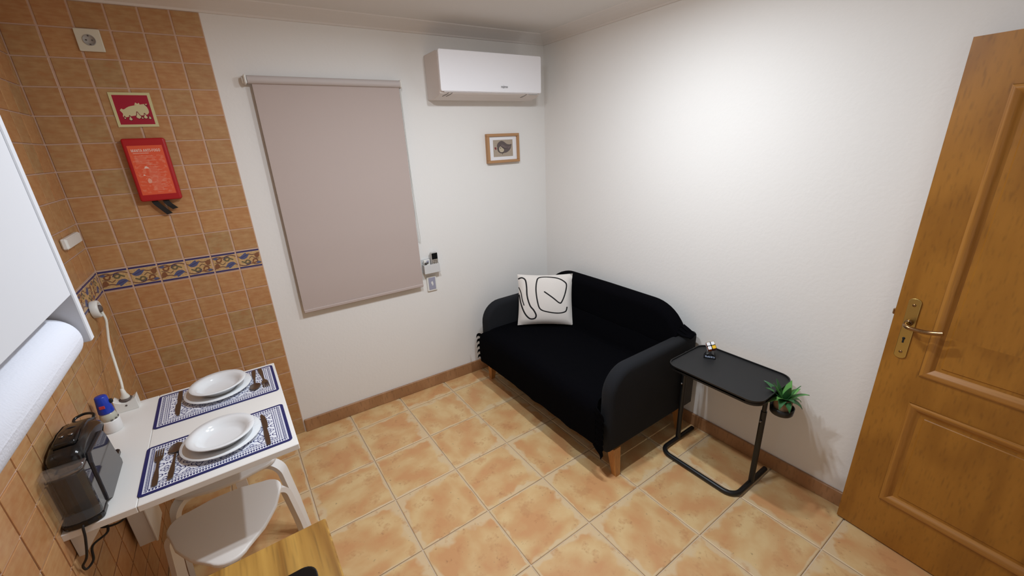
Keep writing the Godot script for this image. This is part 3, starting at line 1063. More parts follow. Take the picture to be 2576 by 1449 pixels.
func table_and_setting() -> void:
	var t := thing("folding_table", "white wall-mounted folding table laid for two", "table", Vector3(-2.4, 0, 0.82))
	var y0 := TABLE_H - 0.0115
	obj("shelf", box_shape(Vector3(-0.2185, y0, 0), Vector3(0.161, 0.023, 0.724), 0.002), M.white_table, t)
	obj("leaf", box_shape(Vector3(0.0815, y0, 0), Vector3(0.437, 0.023, 0.724), 0.002), M.white_table, t)
	for z in [-0.2, 0.2]:
		var s := Shape.new()
		s.tube([Vector3(-0.138, y0 - 0.014, z - 0.035), Vector3(-0.138, y0 - 0.014, z + 0.035)], 0.003, 8)
		obj("hinge", s, M.steel, t)
	obj("wall_rail", box_shape(Vector3(-0.2865, 0.715, 0), Vector3(0.02, 0.076, 0.66), 0.002), M.white_table, t)
	for z in [-0.325, 0.325]:
		var s := Shape.new()
		s.extrude(PackedVector2Array([Vector2(0, 0.7545), Vector2(0, 0.67), Vector2(0.014, 0.67), Vector2(0.062, 0.735), Vector2(0.062, 0.7545)]), 0.02, 0.001, Transform3D(Basis.IDENTITY, Vector3(-0.2955, 0, z)))
		obj("bracket", s, M.white_table, t)
	# folded gate support against the wall
	obj("gate_panel", box_shape(Vector3(-0.262, 0.53, -0.10), Vector3(0.05, 0.39, 0.145), 0.002), M.white_table, t)
	obj("gate_edge", box_shape(Vector3(-0.2335, 0.53, -0.10), Vector3(0.007, 0.39, 0.16), 0.002), M.white_table, t)
	# placemats
	var mats := [[-2.323, 0.616, "blue and white patterned placemat nearer the tiled back wall"], [-2.327, 1.011, "blue and white patterned placemat on the stool side of the table"]]
	for k in 2:
		var s := Shape.new()
		s.extrude(round_rect(0.427, 0.272, 0.014), 0.0024, 0.0005, Transform3D(Basis(Vector3.RIGHT, -PI / 2), Vector3.ZERO))
		var st := MeshDataTool.new()
		var am := s.mesh()
		st.create_from_surface(am, 0)
		for i in st.get_vertex_count():
			var v := st.get_vertex(i)
			st.set_vertex_uv(i, Vector2(v.x / 0.427 + 0.5, v.z / 0.272 + 0.5))
		var am2 := ArrayMesh.new()
		st.commit_to_surface(am2)
		var o := MeshInstance3D.new()
		o.mesh = am2
		o.material_override = M.placemat
		put(o, "placemat", self)
		o.position = Vector3(mats[k][0], TABLE_H + 0.0014, mats[k][1])
		tag(o, mats[k][2], "placemat", "patterned placemats")
	var my := TABLE_H + 0.0028
	var where := [Vector3(-2.322, my, 0.590), Vector3(-2.318, my, 0.995)]
	var side := ["nearer the tiled back wall", "on the stool side of the table"]
	for k in 2:
		var p := obj("dinner_plate", plate_shape(0.123, 0.017, false), M.porcelain)
		p.position = where[k]
		tag(p, "large flat white plate under the bowl " + side[k], "plate", "white dinner plates")
		var b := obj("soup_plate", plate_shape(0.103, 0.036, true), M.porcelain)
		b.position = where[k] + Vector3(0.004, 0.0086, [0.010, 0.011][k])
		tag(b, "deep white soup plate stacked on the plate " + side[k], "plate", "white soup plates")
	var items := [
		["knife", Vector3(-2.461, my, 0.487), PI, "steel knife on the placemat nearer the tiled back wall"],
		["spoon", Vector3(-2.187, my, 0.497), PI - 0.03, "steel spoon on the placemat nearer the tiled back wall"],
		["fork", Vector3(-2.163, my, 0.490), PI + 0.06, "steel fork on the placemat nearer the tiled back wall"],
		["fork", Vector3(-2.500, my, 1.122), 0.0, "steel fork on the placemat on the stool side"],
		["spoon", Vector3(-2.461, my, 1.118), -0.05, "steel spoon on the placemat on the stool side"],
		["knife", Vector3(-2.186, my, 1.130), 0.02, "steel knife on the placemat on the stool side"]]
	for i in items:
		var o := obj(i[0], cutlery(i[0]), M.steel)
		o.position = i[1]
		o.rotation.y = i[2]
		tag(o, i[3], i[0], "steel cutlery")
	coffee_machine()
	bottle()
	power_block()

func coffee_machine() -> void:
	var t := thing("coffee_machine", "black capsule coffee machine with clear water tank on the white table", "coffee machine", Vector3(-2.645, TABLE_H, 1.0))
	# outlines in (z, y) relative to the base; x is the width
	var side := Basis(Vector3(0, 0, 1), Vector3(0, 1, 0), Vector3(-1, 0, 0))
	var s := Shape.new()
	var body := PackedVector2Array([Vector2(-0.09, 0.0), Vector2(0.10, 0.0), Vector2(0.126, 0.012), Vector2(0.126, 0.186), Vector2(0.112, 0.204), Vector2(0.07, 0.214), Vector2(0.02, 0.216), Vector2(-0.04, 0.208), Vector2(-0.085, 0.192), Vector2(-0.118, 0.170), Vector2(-0.128, 0.150), Vector2(-0.118, 0.134), Vector2(-0.075, 0.126), Vector2(-0.064, 0.112), Vector2(-0.076, 0.07), Vector2(-0.09, 0.03)])
	s.extrude(body, 0.080, 0.024, Transform3D(side, Vector3(-0.004, 0, 0)), true, 4)
	obj("body", s, M.black_plastic, t)
	# glossy side cheeks
	for x in [-0.044, 0.040]:
		s = Shape.new()
		s.extrude(PackedVector2Array([Vector2(-0.088, 0.002), Vector2(0.09, 0.002), Vector2(0.122, 0.02), Vector2(0.114, 0.150), Vector2(0.10, 0.176), Vector2(-0.038, 0.166), Vector2(-0.055, 0.142), Vector2(-0.072, 0.068), Vector2(-0.092, 0.016)]), 0.010, 0.002, Transform3D(side, Vector3(x, 0, 0)), false, 2)
		obj("side_cheek", s, M.black_gloss, t)
	# lever lid with its loop at the far end
	s = Shape.new()
	var lid := PackedVector2Array([Vector2(-0.120, 0.174), Vector2(-0.085, 0.198), Vector2(-0.04, 0.214), Vector2(0.02, 0.2225), Vector2(0.07, 0.2205), Vector2(0.09, 0.212), Vector2(0.02, 0.210), Vector2(-0.04, 0.202), Vector2(-0.085, 0.186)])
	s.extrude(lid, 0.056, 0.010, Transform3D(side, Vector3(-0.004, 0, 0)), true, 3)
	var ld := obj("lever_lid", s, M.black_plastic, t)
	s = Shape.new()
	s.tube(curve([Vector3(-0.026, 0.182, -0.100), Vector3(-0.026, 0.190, -0.122), Vector3(-0.004, 0.193, -0.134), Vector3(0.018, 0.190, -0.122), Vector3(0.018, 0.182, -0.100)]), 0.0042, 8)
	obj("lever_loop", s, M.black_plastic, ld)
	for k in 2:
		s = Shape.new()
		s.tube(curve([Vector3(-0.030, 0.2115 - k * 0.014, -0.005 - k * 0.045), Vector3(-0.004, 0.2205 - k * 0.0105, -0.005 - k * 0.045), Vector3(0.022, 0.2115 - k * 0.014, -0.005 - k * 0.045)]), 0.0018, 6)
		obj("ridge", s, M.black_gloss, ld)
	for k in 2:
		s = Shape.new()
		s.lathe([Vector2(0, 0), Vector2(0.006, 0), Vector2(0.006, 0.003), Vector2(0, 0.003)], Vector3(-0.014 + k * 0.02, 0.2212, 0.045), 16)
		obj("button", s, M.steel, t)
	s = Shape.new()
	s.box(Vector3(-0.004, 0.010, -0.125), Vector3(0.07, 0.02, 0.075), 0.004)
	obj("drip_tray", s, M.black_plastic, t)
	s = Shape.new()
	s.lathe([Vector2(0, 0), Vector2(0.01, 0), Vector2(0.012, 0.02), Vector2(0, 0.02)], Vector3(-0.004, 0.128, -0.098), 16)
	obj("spout", s, M.black_plastic, t)
	# D-shaped clear tank at the near end
	var d := PackedVector2Array()
	for k in 13:
		var a := -PI / 2 + PI * k / 12.0
		d.append(Vector2(0.044 * sin(a), 0.028 + 0.022 * cos(a) + 0.01))
	d.append(Vector2(0.044, 0.002))
	d.append(Vector2(-0.044, 0.002))
	var up := Basis(Vector3(1, 0, 0), Vector3(0, 0, 1), Vector3(0, 1, 0))
	s = Shape.new()
	s.extrude(d, 0.150, 0.003, Transform3D(up, Vector3(-0.004, 0.096, 0.128)), false, 2)
	obj("water_tank", s, M.tank, t)
	s = Shape.new()
	s.extrude(d, 0.018, 0.004, Transform3D(up, Vector3(-0.004, 0.0105, 0.128)), false, 2)
	obj("tank_base", s, M.black_plastic, t)
	s = Shape.new()
	s.extrude(d, 0.010, 0.004, Transform3D(up, Vector3(-0.004, 0.1775, 0.128)), false, 2)
	obj("tank_lid", s, M.tank, t)
	s = Shape.new()
	s.box(Vector3(-0.004, 0.094, 0.1335), Vector3(0.07, 0.14, 0.006), 0.002)
	obj("rear_panel", s, M.black_plastic, t)
	# mains cable looping below the table edge
	s = Shape.new()
	var off := Vector3(-2.645, TABLE_H, 1.0)
	var c: Array = []
	for p in [Vector3(-2.645, 0.789, 1.165), Vector3(-2.649, 0.786, 1.188), Vector3(-2.653, 0.75, 1.195), Vector3(-2.668, 0.69, 1.193), Vector3(-2.688, 0.655, 1.18), Vector3(-2.688, 0.632, 1.17), Vector3(-2.672, 0.645, 1.16), Vector3(-2.664, 0.685, 1.15), Vector3(-2.63, 0.698, 1.13), Vector3(-2.64, 0.722, 1.10), Vector3(-2.665, 0.728, 1.09), Vector3(-2.64, 0.712, 1.12), Vector3(-2.59, 0.722, 1.14), Vector3(-2.565, 0.748, 1.12)]:
		c.append(p - off)
	s.tube(curve(c, 6), 0.0032, 7)
	obj("power_cable", s, M.rubber, t)

func bottle() -> void:
	var t := thing("soap_bottle", "white bottle with blue cap beside the coffee machine", "bottle", Vector3(-2.658, TABLE_H, 0.65))
	var s := Shape.new()
	s.lathe([Vector2(0, 0), Vector2(0.025, 0), Vector2(0.028, 0.004), Vector2(0.028, 0.045), Vector2(0.0265, 0.05), Vector2(0, 0.05)], Vector3.ZERO, 32)
	obj("body", s, M.bottle_white, t)
	s = Shape.new()
	s.lathe([Vector2(0, 0.05), Vector2(0.0262, 0.05), Vector2(0.024, 0.066), Vector2(0.021, 0.082), Vector2(0, 0.082)], Vector3.ZERO, 32)
	var neck := obj("shoulder", s, M.bottle_clear, t)
	for k in 3:
		s = Shape.new()
		var a := 0.4 + k * 0.55
		s.box(Vector3(0, 0, 0.0265), Vector3(0.007, 0.004, 0.002), 0.0, Transform3D(Basis(Vector3.UP, a), Vector3(0, 0.052 + k * 0.002, 0)))
		obj("mark", s, M.socket_pin, neck)
	s = Shape.new()
	s.lathe([Vector2(0, 0.08), Vector2(0.0225, 0.08), Vector2(0.023, 0.083), Vector2(0.0175, 0.145), Vector2(0.015, 0.148), Vector2(0, 0.148)], Vector3.ZERO, 28)
	var cap := obj("cap", s, M.bottle_blue, t)
	s = Shape.new()
	s.box(Vector3(0, 0, 0.0205), Vector3(0.016, 0.012, 0.003), 0.001, Transform3D(Basis(Vector3.UP, -0.1) * Basis(Vector3.RIGHT, -0.08), Vector3(0, 0.108, 0)))
	obj("cap_mark", s, M.bottle_red, cap)
	s = Shape.new()
	s.box(Vector3(0.022, 0.12, 0), Vector3(0.012, 0.016, 0.012), 0.003)
	obj("spout", s, M.rubber, cap)

func power_block() -> void:
	var t := thing("power_block", "white socket block with plugged cord at the table corner", "socket block", Vector3(-2.632, TABLE_H, 0.50))
	var s := Shape.new()
	var out := PackedVector2Array([Vector2(-0.033, 0), Vector2(0.033, 0), Vector2(0.035, 0.005), Vector2(0.035, 0.056), Vector2(0.026, 0.047), Vector2(0.013, 0.0395), Vector2(0, 0.037), Vector2(-0.013, 0.0395), Vector2(-0.026, 0.047), Vector2(-0.035, 0.056), Vector2(-0.035, 0.005)])
	s.extrude(out, 0.044, 0.002, Transform3D(Basis.IDENTITY, Vector3(0, 0, 0)))
	obj("housing", s, M.white_plastic, t)
	s = Shape.new()
	s.lathe([Vector2(0, 0.0375), Vector2(0.021, 0.0375), Vector2(0.021, 0.0465), Vector2(0.0, 0.0465)], Vector3(0, 0, -0.004), 28)
	obj("socket_insert", s, M.socket_dark, t)
	s = Shape.new()
	s.lathe([Vector2(0, 0.0), Vector2(0.0035, 0.0), Vector2(0.0035, 0.0015), Vector2(0, 0.0015)], Vector3(0.0, 0.026, 0.022), 12, Basis(Vector3.RIGHT, PI / 2))
	obj("screw", s, M.socket_dark, t)
	# cord with its plug: from the wall plug down to the block
	var c := thing("extension_lead", "white cord running from wall plug down to the socket block", "extension lead")
	s = Shape.new()
	s.tube(curve([Vector3(-2.668, 1.118, 0.19), Vector3(-2.662, 1.085, 0.205), Vector3(-2.655, 1.06, 0.27), Vector3(-2.647, 1.018, 0.36), Vector3(-2.637, 0.95, 0.43), Vector3(-2.632, 0.89, 0.47), Vector3(-2.632, 0.86, 0.49)]), 0.0048, 9)
	obj("cable", s, M.cord_white, c)
	s = Shape.new()
	s.lathe([Vector2(0, 0.0), Vector2(0.014, 0.0), Vector2(0.015, 0.006), Vector2(0.009, 0.022), Vector2(0.0058, 0.045), Vector2(0, 0.045)], Vector3(-2.632, TABLE_H + 0.0468, 0.496), 20)
	obj("plug", s, M.cord_white, c)

func stool_parts(t: Node3D) -> void:
	var H := 0.452
	var tri := PackedVector2Array()
	for q in 3:
		var a0 := PI / 2 + q * TAU / 3
		var c := Vector2(cos(a0), sin(a0)) * 0.142
		for k in 9:
			var a := a0 - PI / 3 + TAU / 3 * k / 8.0
			tri.append(c + Vector2(cos(a), sin(a)) * 0.066)
		# slightly bowed side
		var a1 := a0 + PI / 3
		for e in [-0.3, 0.0, 0.3]:
			tri.append(Vector2(cos(a1 + e), sin(a1 + e)) * (0.157 if e == 0.0 else 0.1635))
	var s := Shape.new()
	s.extrude(tri, 0.018, 0.006, Transform3D(Basis(Vector3(1, 0, 0), Vector3(0, 0, 1), Vector3(0, -1, 0)), Vector3(0, H - 0.009, 0)), true, 3)
	obj("seat", s, M.white_stool, t)
	for q in 3:
		var a0 := PI / 2 + q * TAU / 3
		var d := Vector3(cos(a0), 0, sin(a0))
		var w := Vector3(-d.z, 0, d.x)
		var path: Array = [d * 0.07 + Vector3(0, H - 0.0285, 0), d * 0.165 + Vector3(0, H - 0.0285, 0)]
		for k in range(1, 8):
			var a := PI * 0.5 * k / 7.0 * 0.93
			path.append(d * (0.165 + 0.062 * sin(a)) + Vector3(0, H - 0.0285 - 0.062 * (1.0 - cos(a)), 0))
		path.append(d * 0.247 + Vector3(0, 0.20, 0))
		path.append(d * 0.262 + Vector3(0, 0.0, 0))
		s = Shape.new()
		s.strip(path, w, 0.024, 0.0098)
		obj("leg", s, M.white_stool, t)

func stools() -> void:
	var a := thing("stool", "white three-legged stool pulled out toward the oak worktop", "stool", Vector3(-2.381, 0, 0.995), 0.0, "white stools")
	stool_parts(a)
	var b := thing("stool", "white three-legged stool tucked furthest under the folding table", "stool", Vector3(-2.375, 0, 0.628), PI, "white stools")
	stool_parts(b)

func sofa() -> void:
	var t := thing("sofa", "small black two-seat sofa with short oak legs against the right wall", "sofa", Vector3(0, 0, 0))
	var Z0 := 0.155
	var Z1 := 1.425
	var BY := 0.172
	# arms: side outline in (x, y), rounded at the front top
	var arm := PackedVector2Array([Vector2(-0.045, BY), Vector2(-0.045, 0.65)])
	for k in 9:
		var a := PI / 2 + PI / 2 * k / 8.0
		arm.append(Vector2(-0.615 + 0.15 * cos(a), 0.50 + 0.15 * sin(a)))
	arm.append(Vector2(-0.768, 0.34))
	arm.append(Vector2(-0.768, BY))
	for z in [Z0 + 0.0425, Z1 - 0.0425]:
		var s := Shape.new()
		s.extrude(arm, 0.085, 0.03, Transform3D(Basis.IDENTITY, Vector3(0, 0, z)), true, 4)
		obj("arm", s, M.sofa, t)
	# base and seat
	obj("base", box_shape(Vector3(-0.40, BY + 0.055, (Z0 + Z1) / 2), Vector3(0.70, 0.11, Z1 - Z0 - 0.176), 0.012), M.sofa, t)
	var s2 := Shape.new()
	s2.box(Vector3(-0.475, 0.363, (Z0 + Z1) / 2), Vector3(0.58, 0.155, Z1 - Z0 - 0.18), 0.03)
	obj("seat", s2, M.sofa, t)
	# backrest: outline in (z, y)
	var bk := PackedVector2Array()
	var zc := (Z0 + Z1) / 2
	var hw := (Z1 - Z0) / 2 - 0.05
	bk.append(Vector2(-hw, BY))
	bk.append(Vector2(hw, BY))
	bk.append(Vector2(hw, 0.58))
	for k in 9:
		var a := PI / 2 * k / 8.0
		bk.append(Vector2(hw - 0.22 + 0.22 * cos(a), 0.585 + 0.195 * sin(a)))
	bk.append(Vector2(0, 0.793))
	for k in 9:
		var a := PI / 2 + PI / 2 * k / 8.0
		bk.append(Vector2(-hw + 0.22 + 0.22 * cos(a), 0.585 + 0.195 * sin(a)))
	bk.append(Vector2(-hw, 0.58))
	var sh := Basis(Vector3(0, 0, 1), Vector3(0.115, 1, 0), Vector3(-1, 0, 0))
	s2 = Shape.new()
	s2.extrude(bk, 0.115, 0.045, Transform3D(sh, Vector3(-0.195, 0, zc)), true, 4)
	obj("backrest", s2, M.sofa, t)
	# tapered legs
	for L in [[-0.70, 0.165, -1.0], [-0.70, 1.405, 1.0], [-0.095, 0.19, -1.0], [-0.105, 1.385, 1.0]]:
		s2 = Shape.new()
		s2.group(-1)
		var x: float = L[0]
		var z: float = L[1]
		var dz: float = L[2]
		var top: Array[Vector3] = []
		var bot: Array[Vector3] = []
		for k in [[-1.0, -1.0], [1.0, -1.0], [1.0, 1.0], [-1.0, 1.0]]:
			top.append(Vector3(x + k[0] * 0.026, BY + 0.002, z - dz * 0.012 + k[1] * 0.026))
			bot.append(Vector3(x + k[0] * 0.016, 0.0, z + dz * 0.012 + k[1] * 0.016))
		for k in 4:
			var k2 := (k + 1) % 4
			s2.quad(bot[k], bot[k2], top[k2], top[k], bot[k] + bot[k2] - Vector3(x, 0, z + dz * 0.012) * 2.0, Vector2(0, 0), Vector2(0.4, 0), Vector2(0.4, 1), Vector2(0, 1))
		s2.quad(bot[0], bot[1], bot[2], bot[3], Vector3.DOWN)
		s2.quad(top[0], top[1], top[2], top[3], Vector3.UP)
		obj("leg", s2, M.oak_leg, t)
	throw_blanket(Z0, Z1)
	cushion()

func throw_blanket(Z0: float, Z1: float) -> void:
	var t := thing("throw_blanket", "black fringed throw spread over the sofa seat and backrest", "blanket")
	# section in (x, y) from the front hem over the seat and up the backrest; with its reach in z
	var sec := [[-0.800, 0.205, 0.19, 1.355], [-0.803, 0.30, 0.185, 1.36], [-0.800, 0.385, 0.19, 1.355], [-0.785, 0.425, 0.20, 1.35], [-0.755, 0.450, 0.248, 1.332], [-0.70, 0.457, 0.248, 1.332], [-0.50, 0.455, 0.248, 1.332], [-0.30, 0.452, 0.25, 1.33], [-0.262, 0.462, 0.25, 1.33], [-0.243, 0.52, 0.25, 1.33], [-0.218, 0.60, 0.25, 1.33]]
	var nz := noise(5, 1.6, 3)
	var g: Array = []
	var nc := 44
	var path: Array = []
	for k in sec.size() - 1:
		for i in 4:
			var a: Array = sec[maxi(k - 1, 0)]
			var b: Array = sec[k]
			var c: Array = sec[k + 1]
			var d: Array = sec[mini(k + 2, sec.size() - 1)]
			var r: Array = []
			for q in 4:
				r.append(cubic_interpolate(b[q], c[q], a[q], d[q], i / 4.0))
			path.append(r)
	path.append(sec[-1])
	for r in path:
		var row: Array[Vector3] = []
		for j in nc:
			var f := float(j) / (nc - 1)
			var z := lerpf(r[2], r[3], f)
			var front := clampf((0.43 - r[1]) / 0.2, 0, 1) if r[0] < -0.7 else 0.0
			var wob := nz.get_noise_2d(z * 2.0, r[1] * 1.2) * 0.010 * front
			row.append(Vector3(r[0] - absf(wob), r[1] + nz.get_noise_2d(z * 1.5, r[0] * 1.5 + 9) * (0.003 + 0.012 * front), z))
		g.append(row)
	var s := Shape.new()
	s.slab(g, 0.006, Vector3(-1, 0, 0))
	obj("cloth", s, M.throw, t)
	# part over the backrest: follows its rounded outline, hangs a little behind
	var zc := (Z0 + Z1) / 2
	var hw := (Z1 - Z0) / 2 - 0.052
	var g2: Array = []
	for i in 26:
		var row: Array[Vector3] = []
		for j in nc:
			var f := -1.0 + 2.0 * j / (nc - 1)
			var z := zc + f * (hw - 0.004)
			var dz := maxf(0.0, absf(z - zc) - (hw - 0.22)) / 0.22
			var top := 0.585 + 0.212 * sqrt(maxf(0.0, 1.0 - dz * dz * 0.86)) + 0.004 * (1.0 - absf(f))
			var k := float(i) / 25.0
			var y: float
			var x: float
			if k < 0.55:
				y = lerpf(0.588, top - 0.04, k / 0.55)
				x = -0.195 + 0.115 * y - 0.0645
			else:
				var a := (k - 0.55) / 0.45 * PI
				var yc := top - 0.04
				x = -0.195 + 0.115 * yc - 0.0645 * cos(a)
				y = yc + 0.046 * sin(a) - (0.10 * maxf(0.0, (k - 0.80) / 0.2))
			row.append(Vector3(x, y, z))
		g2.append(row)
	s = Shape.new()
	s.slab(g2, 0.005, Vector3(-1, 0, 0))
	obj("back_cover", s, M.throw, t)
	# fringe tassels at the two short ends of the front hang, and a corner on the backrest
	for k in 5:
		s = Shape.new()
		var y := 0.405 - k * 0.043
		var w := 0.02
		s.strip(curve([Vector3(-0.796, y + 0.01, 0.20), Vector3(-0.797, y + 0.004, 0.165), Vector3(-0.797, y - 0.012, 0.14), Vector3(-0.796, y - 0.026, 0.128)], 4), Vector3(0.0, 0.94, 0.34), 0.014, 0.002)
		obj("tassel", s, M.throw, t)
	for k in 7:
		s = Shape.new()
		var y := 0.43 - k * 0.036
		s.strip(curve([Vector3(-0.80, y, 1.345), Vector3(-0.806, y - 0.012, 1.375), Vector3(-0.80, y - 0.035, 1.395), Vector3(-0.80, y - 0.06, 1.402)], 4), Vector3(0.12, 0.9, 0.4), 0.014, 0.003)
		obj("tassel", s, M.throw, t)
	for k in 3:
		s = Shape.new()
		s.strip(curve([Vector3(-0.12 - k * 0.02, 0.70 - k * 0.012, 1.365), Vector3(-0.12 - k * 0.02, 0.685 - k * 0.01, 1.40), Vector3(-0.11 - k * 0.02, 0.664, 1.425 + k * 0.006), Vector3(-0.105 - k * 0.02, 0.657, 1.436 + k * 0.004)], 4), Vector3(0.97, 0.2, 0), 0.014, 0.003)
		obj("tassel", s, M.throw, t)

func cushion() -> void:
	# plump square cushion: two bulging faces pinched to a seam, ears at the corners
	var t := thing("cushion", "off-white cushion with black abstract line drawing on the black sofa", "cushion", Vector3(-0.385, 0.458, 0.440))
	var yaw := -0.70
	var W := 0.405
	var Hh := 0.375
	var bas := Basis(Vector3.UP, yaw) * Basis(Vector3.RIGHT, -0.42)
	var n := 18
	for side in [1.0, -1.0]:
		var s := Shape.new()
		s.group(1)
		var P: Array = []
		for i in n + 1:
			var row: Array = []
			for j in n + 1:
				var u := -1.0 + 2.0 * j / n
				var v := -1.0 + 2.0 * i / n
				# sides draw in between the corners
				var px := u * (1.0 - 0.055 * (1.0 - v * v) * absf(u))
				var py := v * (1.0 - 0.055 * (1.0 - u * u) * absf(v))
				var th := 0.062 * pow(maxf(0.0, (1.0 - u * u) * (1.0 - v * v)), 0.42)
				row.append([bas * Vector3(px * W / 2, Hh / 2 - py * Hh / 2, side * th + 0.04), Vector2((u + 1) / 2, (v + 1) / 2)])
			P.append(row)
		for i in n:
			for j in n:
				s.quad(P[i][j][0], P[i][j + 1][0], P[i + 1][j + 1][0], P[i + 1][j][0], bas * Vector3(0, 0, side), P[i][j][1], P[i][j + 1][1], P[i + 1][j + 1][1], P[i + 1][j][1])
		obj("printed_front" if side > 0 else "plain_back", s, M.pillow if side > 0 else M.pillow_back, t)

func side_table() -> void:
	var t := thing("side_table", "black metal side table with tray top beside the sofa", "table", Vector3(-0.24, 0, 1.70))
	# local: x -0.17..0.17, z -0.24..0.245
	var H := 0.612
	var lay := Basis(Vector3(1, 0, 0), Vector3(0, 0, 1), Vector3(0, -1, 0))
	var s := Shape.new()
	s.extrude(round_rect(0.345, 0.475, 0.06, 8), 0.008, 0.0, Transform3D(lay, Vector3(0, H - 0.012, 0.005)))
	var top := obj("tray_top", s, M.tray, t)
	# raised rim swept round the tray
	var rr := round_rect(0.345, 0.475, 0.06, 8)
	var ring: Array = []
	for p in rr:
		ring.append(Vector3(p.x, H - 0.011, p.y + 0.005))
	s = Shape.new()
	var n := ring.size()
	s.group(1)
	for k in n:
		var a: Vector3 = ring[k]
		var b: Vector3 = ring[(k + 1) % n]
		var ca := Vector3(0, a.y, 0.005)
		var ia := a + (ca - a).normalized() * 0.006
		var ib := b + (ca - b).normalized() * 0.006
		var up := Vector3(0, 0.0105, 0)
		var dn := Vector3(0, -0.014, 0)
		var oa: Vector3 = a + b - ca * 2.0
		s.group(1)
		s.quad(a + dn, b + dn, b + up, a + up, oa)
		s.group(2)
		s.quad(ia + dn, ib + dn, ib + up, ia + up, -oa)
		s.group(3)
		s.quad(a + up, b + up, ib + up, ia + up, Vector3.UP)
		s.group(4)
		s.quad(a + dn, b + dn, ib + dn, ia + dn, Vector3.DOWN)
	obj("rim", s, M.black_metal, top)
	# floor frame: a U of bent tube open to the wall
	var z0 := -0.243
	var z1 := 0.187
	var xf := -0.125
	var path: Array = [Vector3(0.19, 0.0135, z0), Vector3(xf + 0.06, 0.0135, z0)]
	for k in range(1, 7):
		var a := PI / 2 * k / 6.0
		path.append(Vector3(xf + 0.06 - 0.06 * sin(a), 0.0135, z0 + 0.06 - 0.06 * cos(a)))
	path.append(Vector3(xf, 0.0135, z1 - 0.06))
	for k in range(1, 7):
		var a := PI / 2 * k / 6.0
		path.append(Vector3(xf + 0.06 - 0.06 * cos(a), 0.0135, z1 - 0.06 + 0.06 * sin(a)))
	path.append(Vector3(0.19, 0.0135, z1))
	s = Shape.new()
	s.tube(path, 0.013, 14)
	obj("floor_frame", s, M.black_metal, t)
	for z in [z0, z1]:
		s = Shape.new()
		s.tube([Vector3(0.04, 0.02, z), Vector3(0.04, 0.45, z)], 0.0135, 14)
		var p := obj("post", s, M.black_metal, t)
		s = Shape.new()
		s.tube([Vector3(0.04, 0.44, z), Vector3(0.04, H - 0.017, z)], 0.0105, 12)
		obj("inner_post", s, M.black_metal, p)
		s = Shape.new()
		s.lathe([Vector2(0, 0), Vector2(0.005, 0), Vector2(0.005, 0.012), Vector2(0, 0.012)], Vector3(0.027, 0.40, z), 10, Basis(Vector3(0, 0, 1), PI / 2))
		obj("clamp_screw", s, M.steel, p)
	s = Shape.new()
	s.box(Vector3(0.085, 0.40, z0), Vector3(0.085, 0.33, 0.014), 0.003)
	obj("side_plate", s, M.black_metal, t)
	s = Shape.new()
	s.box(Vector3(0.04, H - 0.021, (z0 + z1) / 2), Vector3(0.03, 0.010, z1 - z0), 0.002)
	obj("cross_bar", s, M.black_metal, t)
	# cup holder on the near post
	s = Shape.new()
	s.box(Vector3(0.035, 0.536, 0.206), Vector3(0.026, 0.03, 0.022), 0.003)
	var arm := obj("holder_arm", s, M.black_metal, t)
	var cc := Vector3(0.018, 0.498, 0.265)
	s = Shape.new()
	s.lathe([Vector2(0, 0), Vector2(0.044, 0), Vector2(0.047, 0.004), Vector2(0.050, 0.035), Vector2(0.047, 0.035), Vector2(0.044, 0.006), Vector2(0, 0.005)], cc, 32)
	obj("cup_ring", s, M.black_metal, arm)
	# plant standing in the holder
	var pl := thing("potted_plant", "small green spiky artificial plant in burlap pot held by the side table", "plant", t.position + cc + Vector3(0, 0.0055, 0))
	s = Shape.new()
	s.lathe([Vector2(0, 0), Vector2(0.033, 0), Vector2(0.035, 0.003), Vector2(0.0375, 0.074), Vector2(0.0355, 0.077), Vector2(0.033, 0.074), Vector2(0.033, 0.066), Vector2(0, 0.068)], Vector3.ZERO, 28)
	obj("pot", s, M.burlap, pl)
	rng.seed = 12
	for ringk in 3:
		var cnt: int = [9, 7, 5][ringk]
		for k in cnt:
			var a := TAU * (k + rng.randf() * 0.5 + ringk * 0.37) / cnt
			var d := Vector3(cos(a), 0, sin(a))
			var wv := Vector3(-d.z, 0, d.x)
			var L: float = [0.078, 0.088, 0.10][ringk] * rng.randf_range(0.85, 1.12)
			var el: float = [0.25, 0.72, 1.18][ringk] + rng.randf_range(-0.12, 0.12)
			var g: Array = []
			for i in 7:
				var f := i / 6.0
				var bend: float = el - f * f * [0.95, 0.45, 0.1][ringk]
				var p := d * (0.012 + L * f * cos(bend * 0.5 + el * 0.5)) + Vector3(0, 0.069 + L * f * sin(bend * 0.5 + el * 0.5), 0)
				var hwid := 0.0172 * sin(PI * clampf(f * 0.62 + 0.36, 0, 1)) + 0.0002
				g.append([p - wv * hwid + Vector3(0, 0.003, 0), p, p + wv * hwid + Vector3(0, 0.003, 0)])
			s = Shape.new()
			s.slab(g, 0.0012, Vector3.UP)
			obj("leaf", s, M.leaf[rng.randi_range(0, 3)], pl)
	# puzzle cube on its display foot
	var sd := thing("cube_stand", "small black display stand with white lettering on the black tray", "stand", Vector3(-0.172, H - 0.0075, 1.572), -1.05)
	s = Shape.new()
	var foot := PackedVector2Array([Vector2(-0.03, 0), Vector2(0.03, 0), Vector2(0.019, 0.024), Vector2(0.008, 0.028), Vector2(0, 0.02), Vector2(-0.008, 0.028), Vector2(-0.019, 0.024)])
	s.extrude(foot, 0.044, 0.002, Transform3D(Basis.IDENTITY, Vector3.ZERO))
	obj("foot", s, M.cube_black, sd)
	text_part("lettering", "Rubik's", 0.0135, 0.001, M.text_blue, sd, Transform3D(Basis.IDENTITY, Vector3(0, 0.0105, 0.0225)))
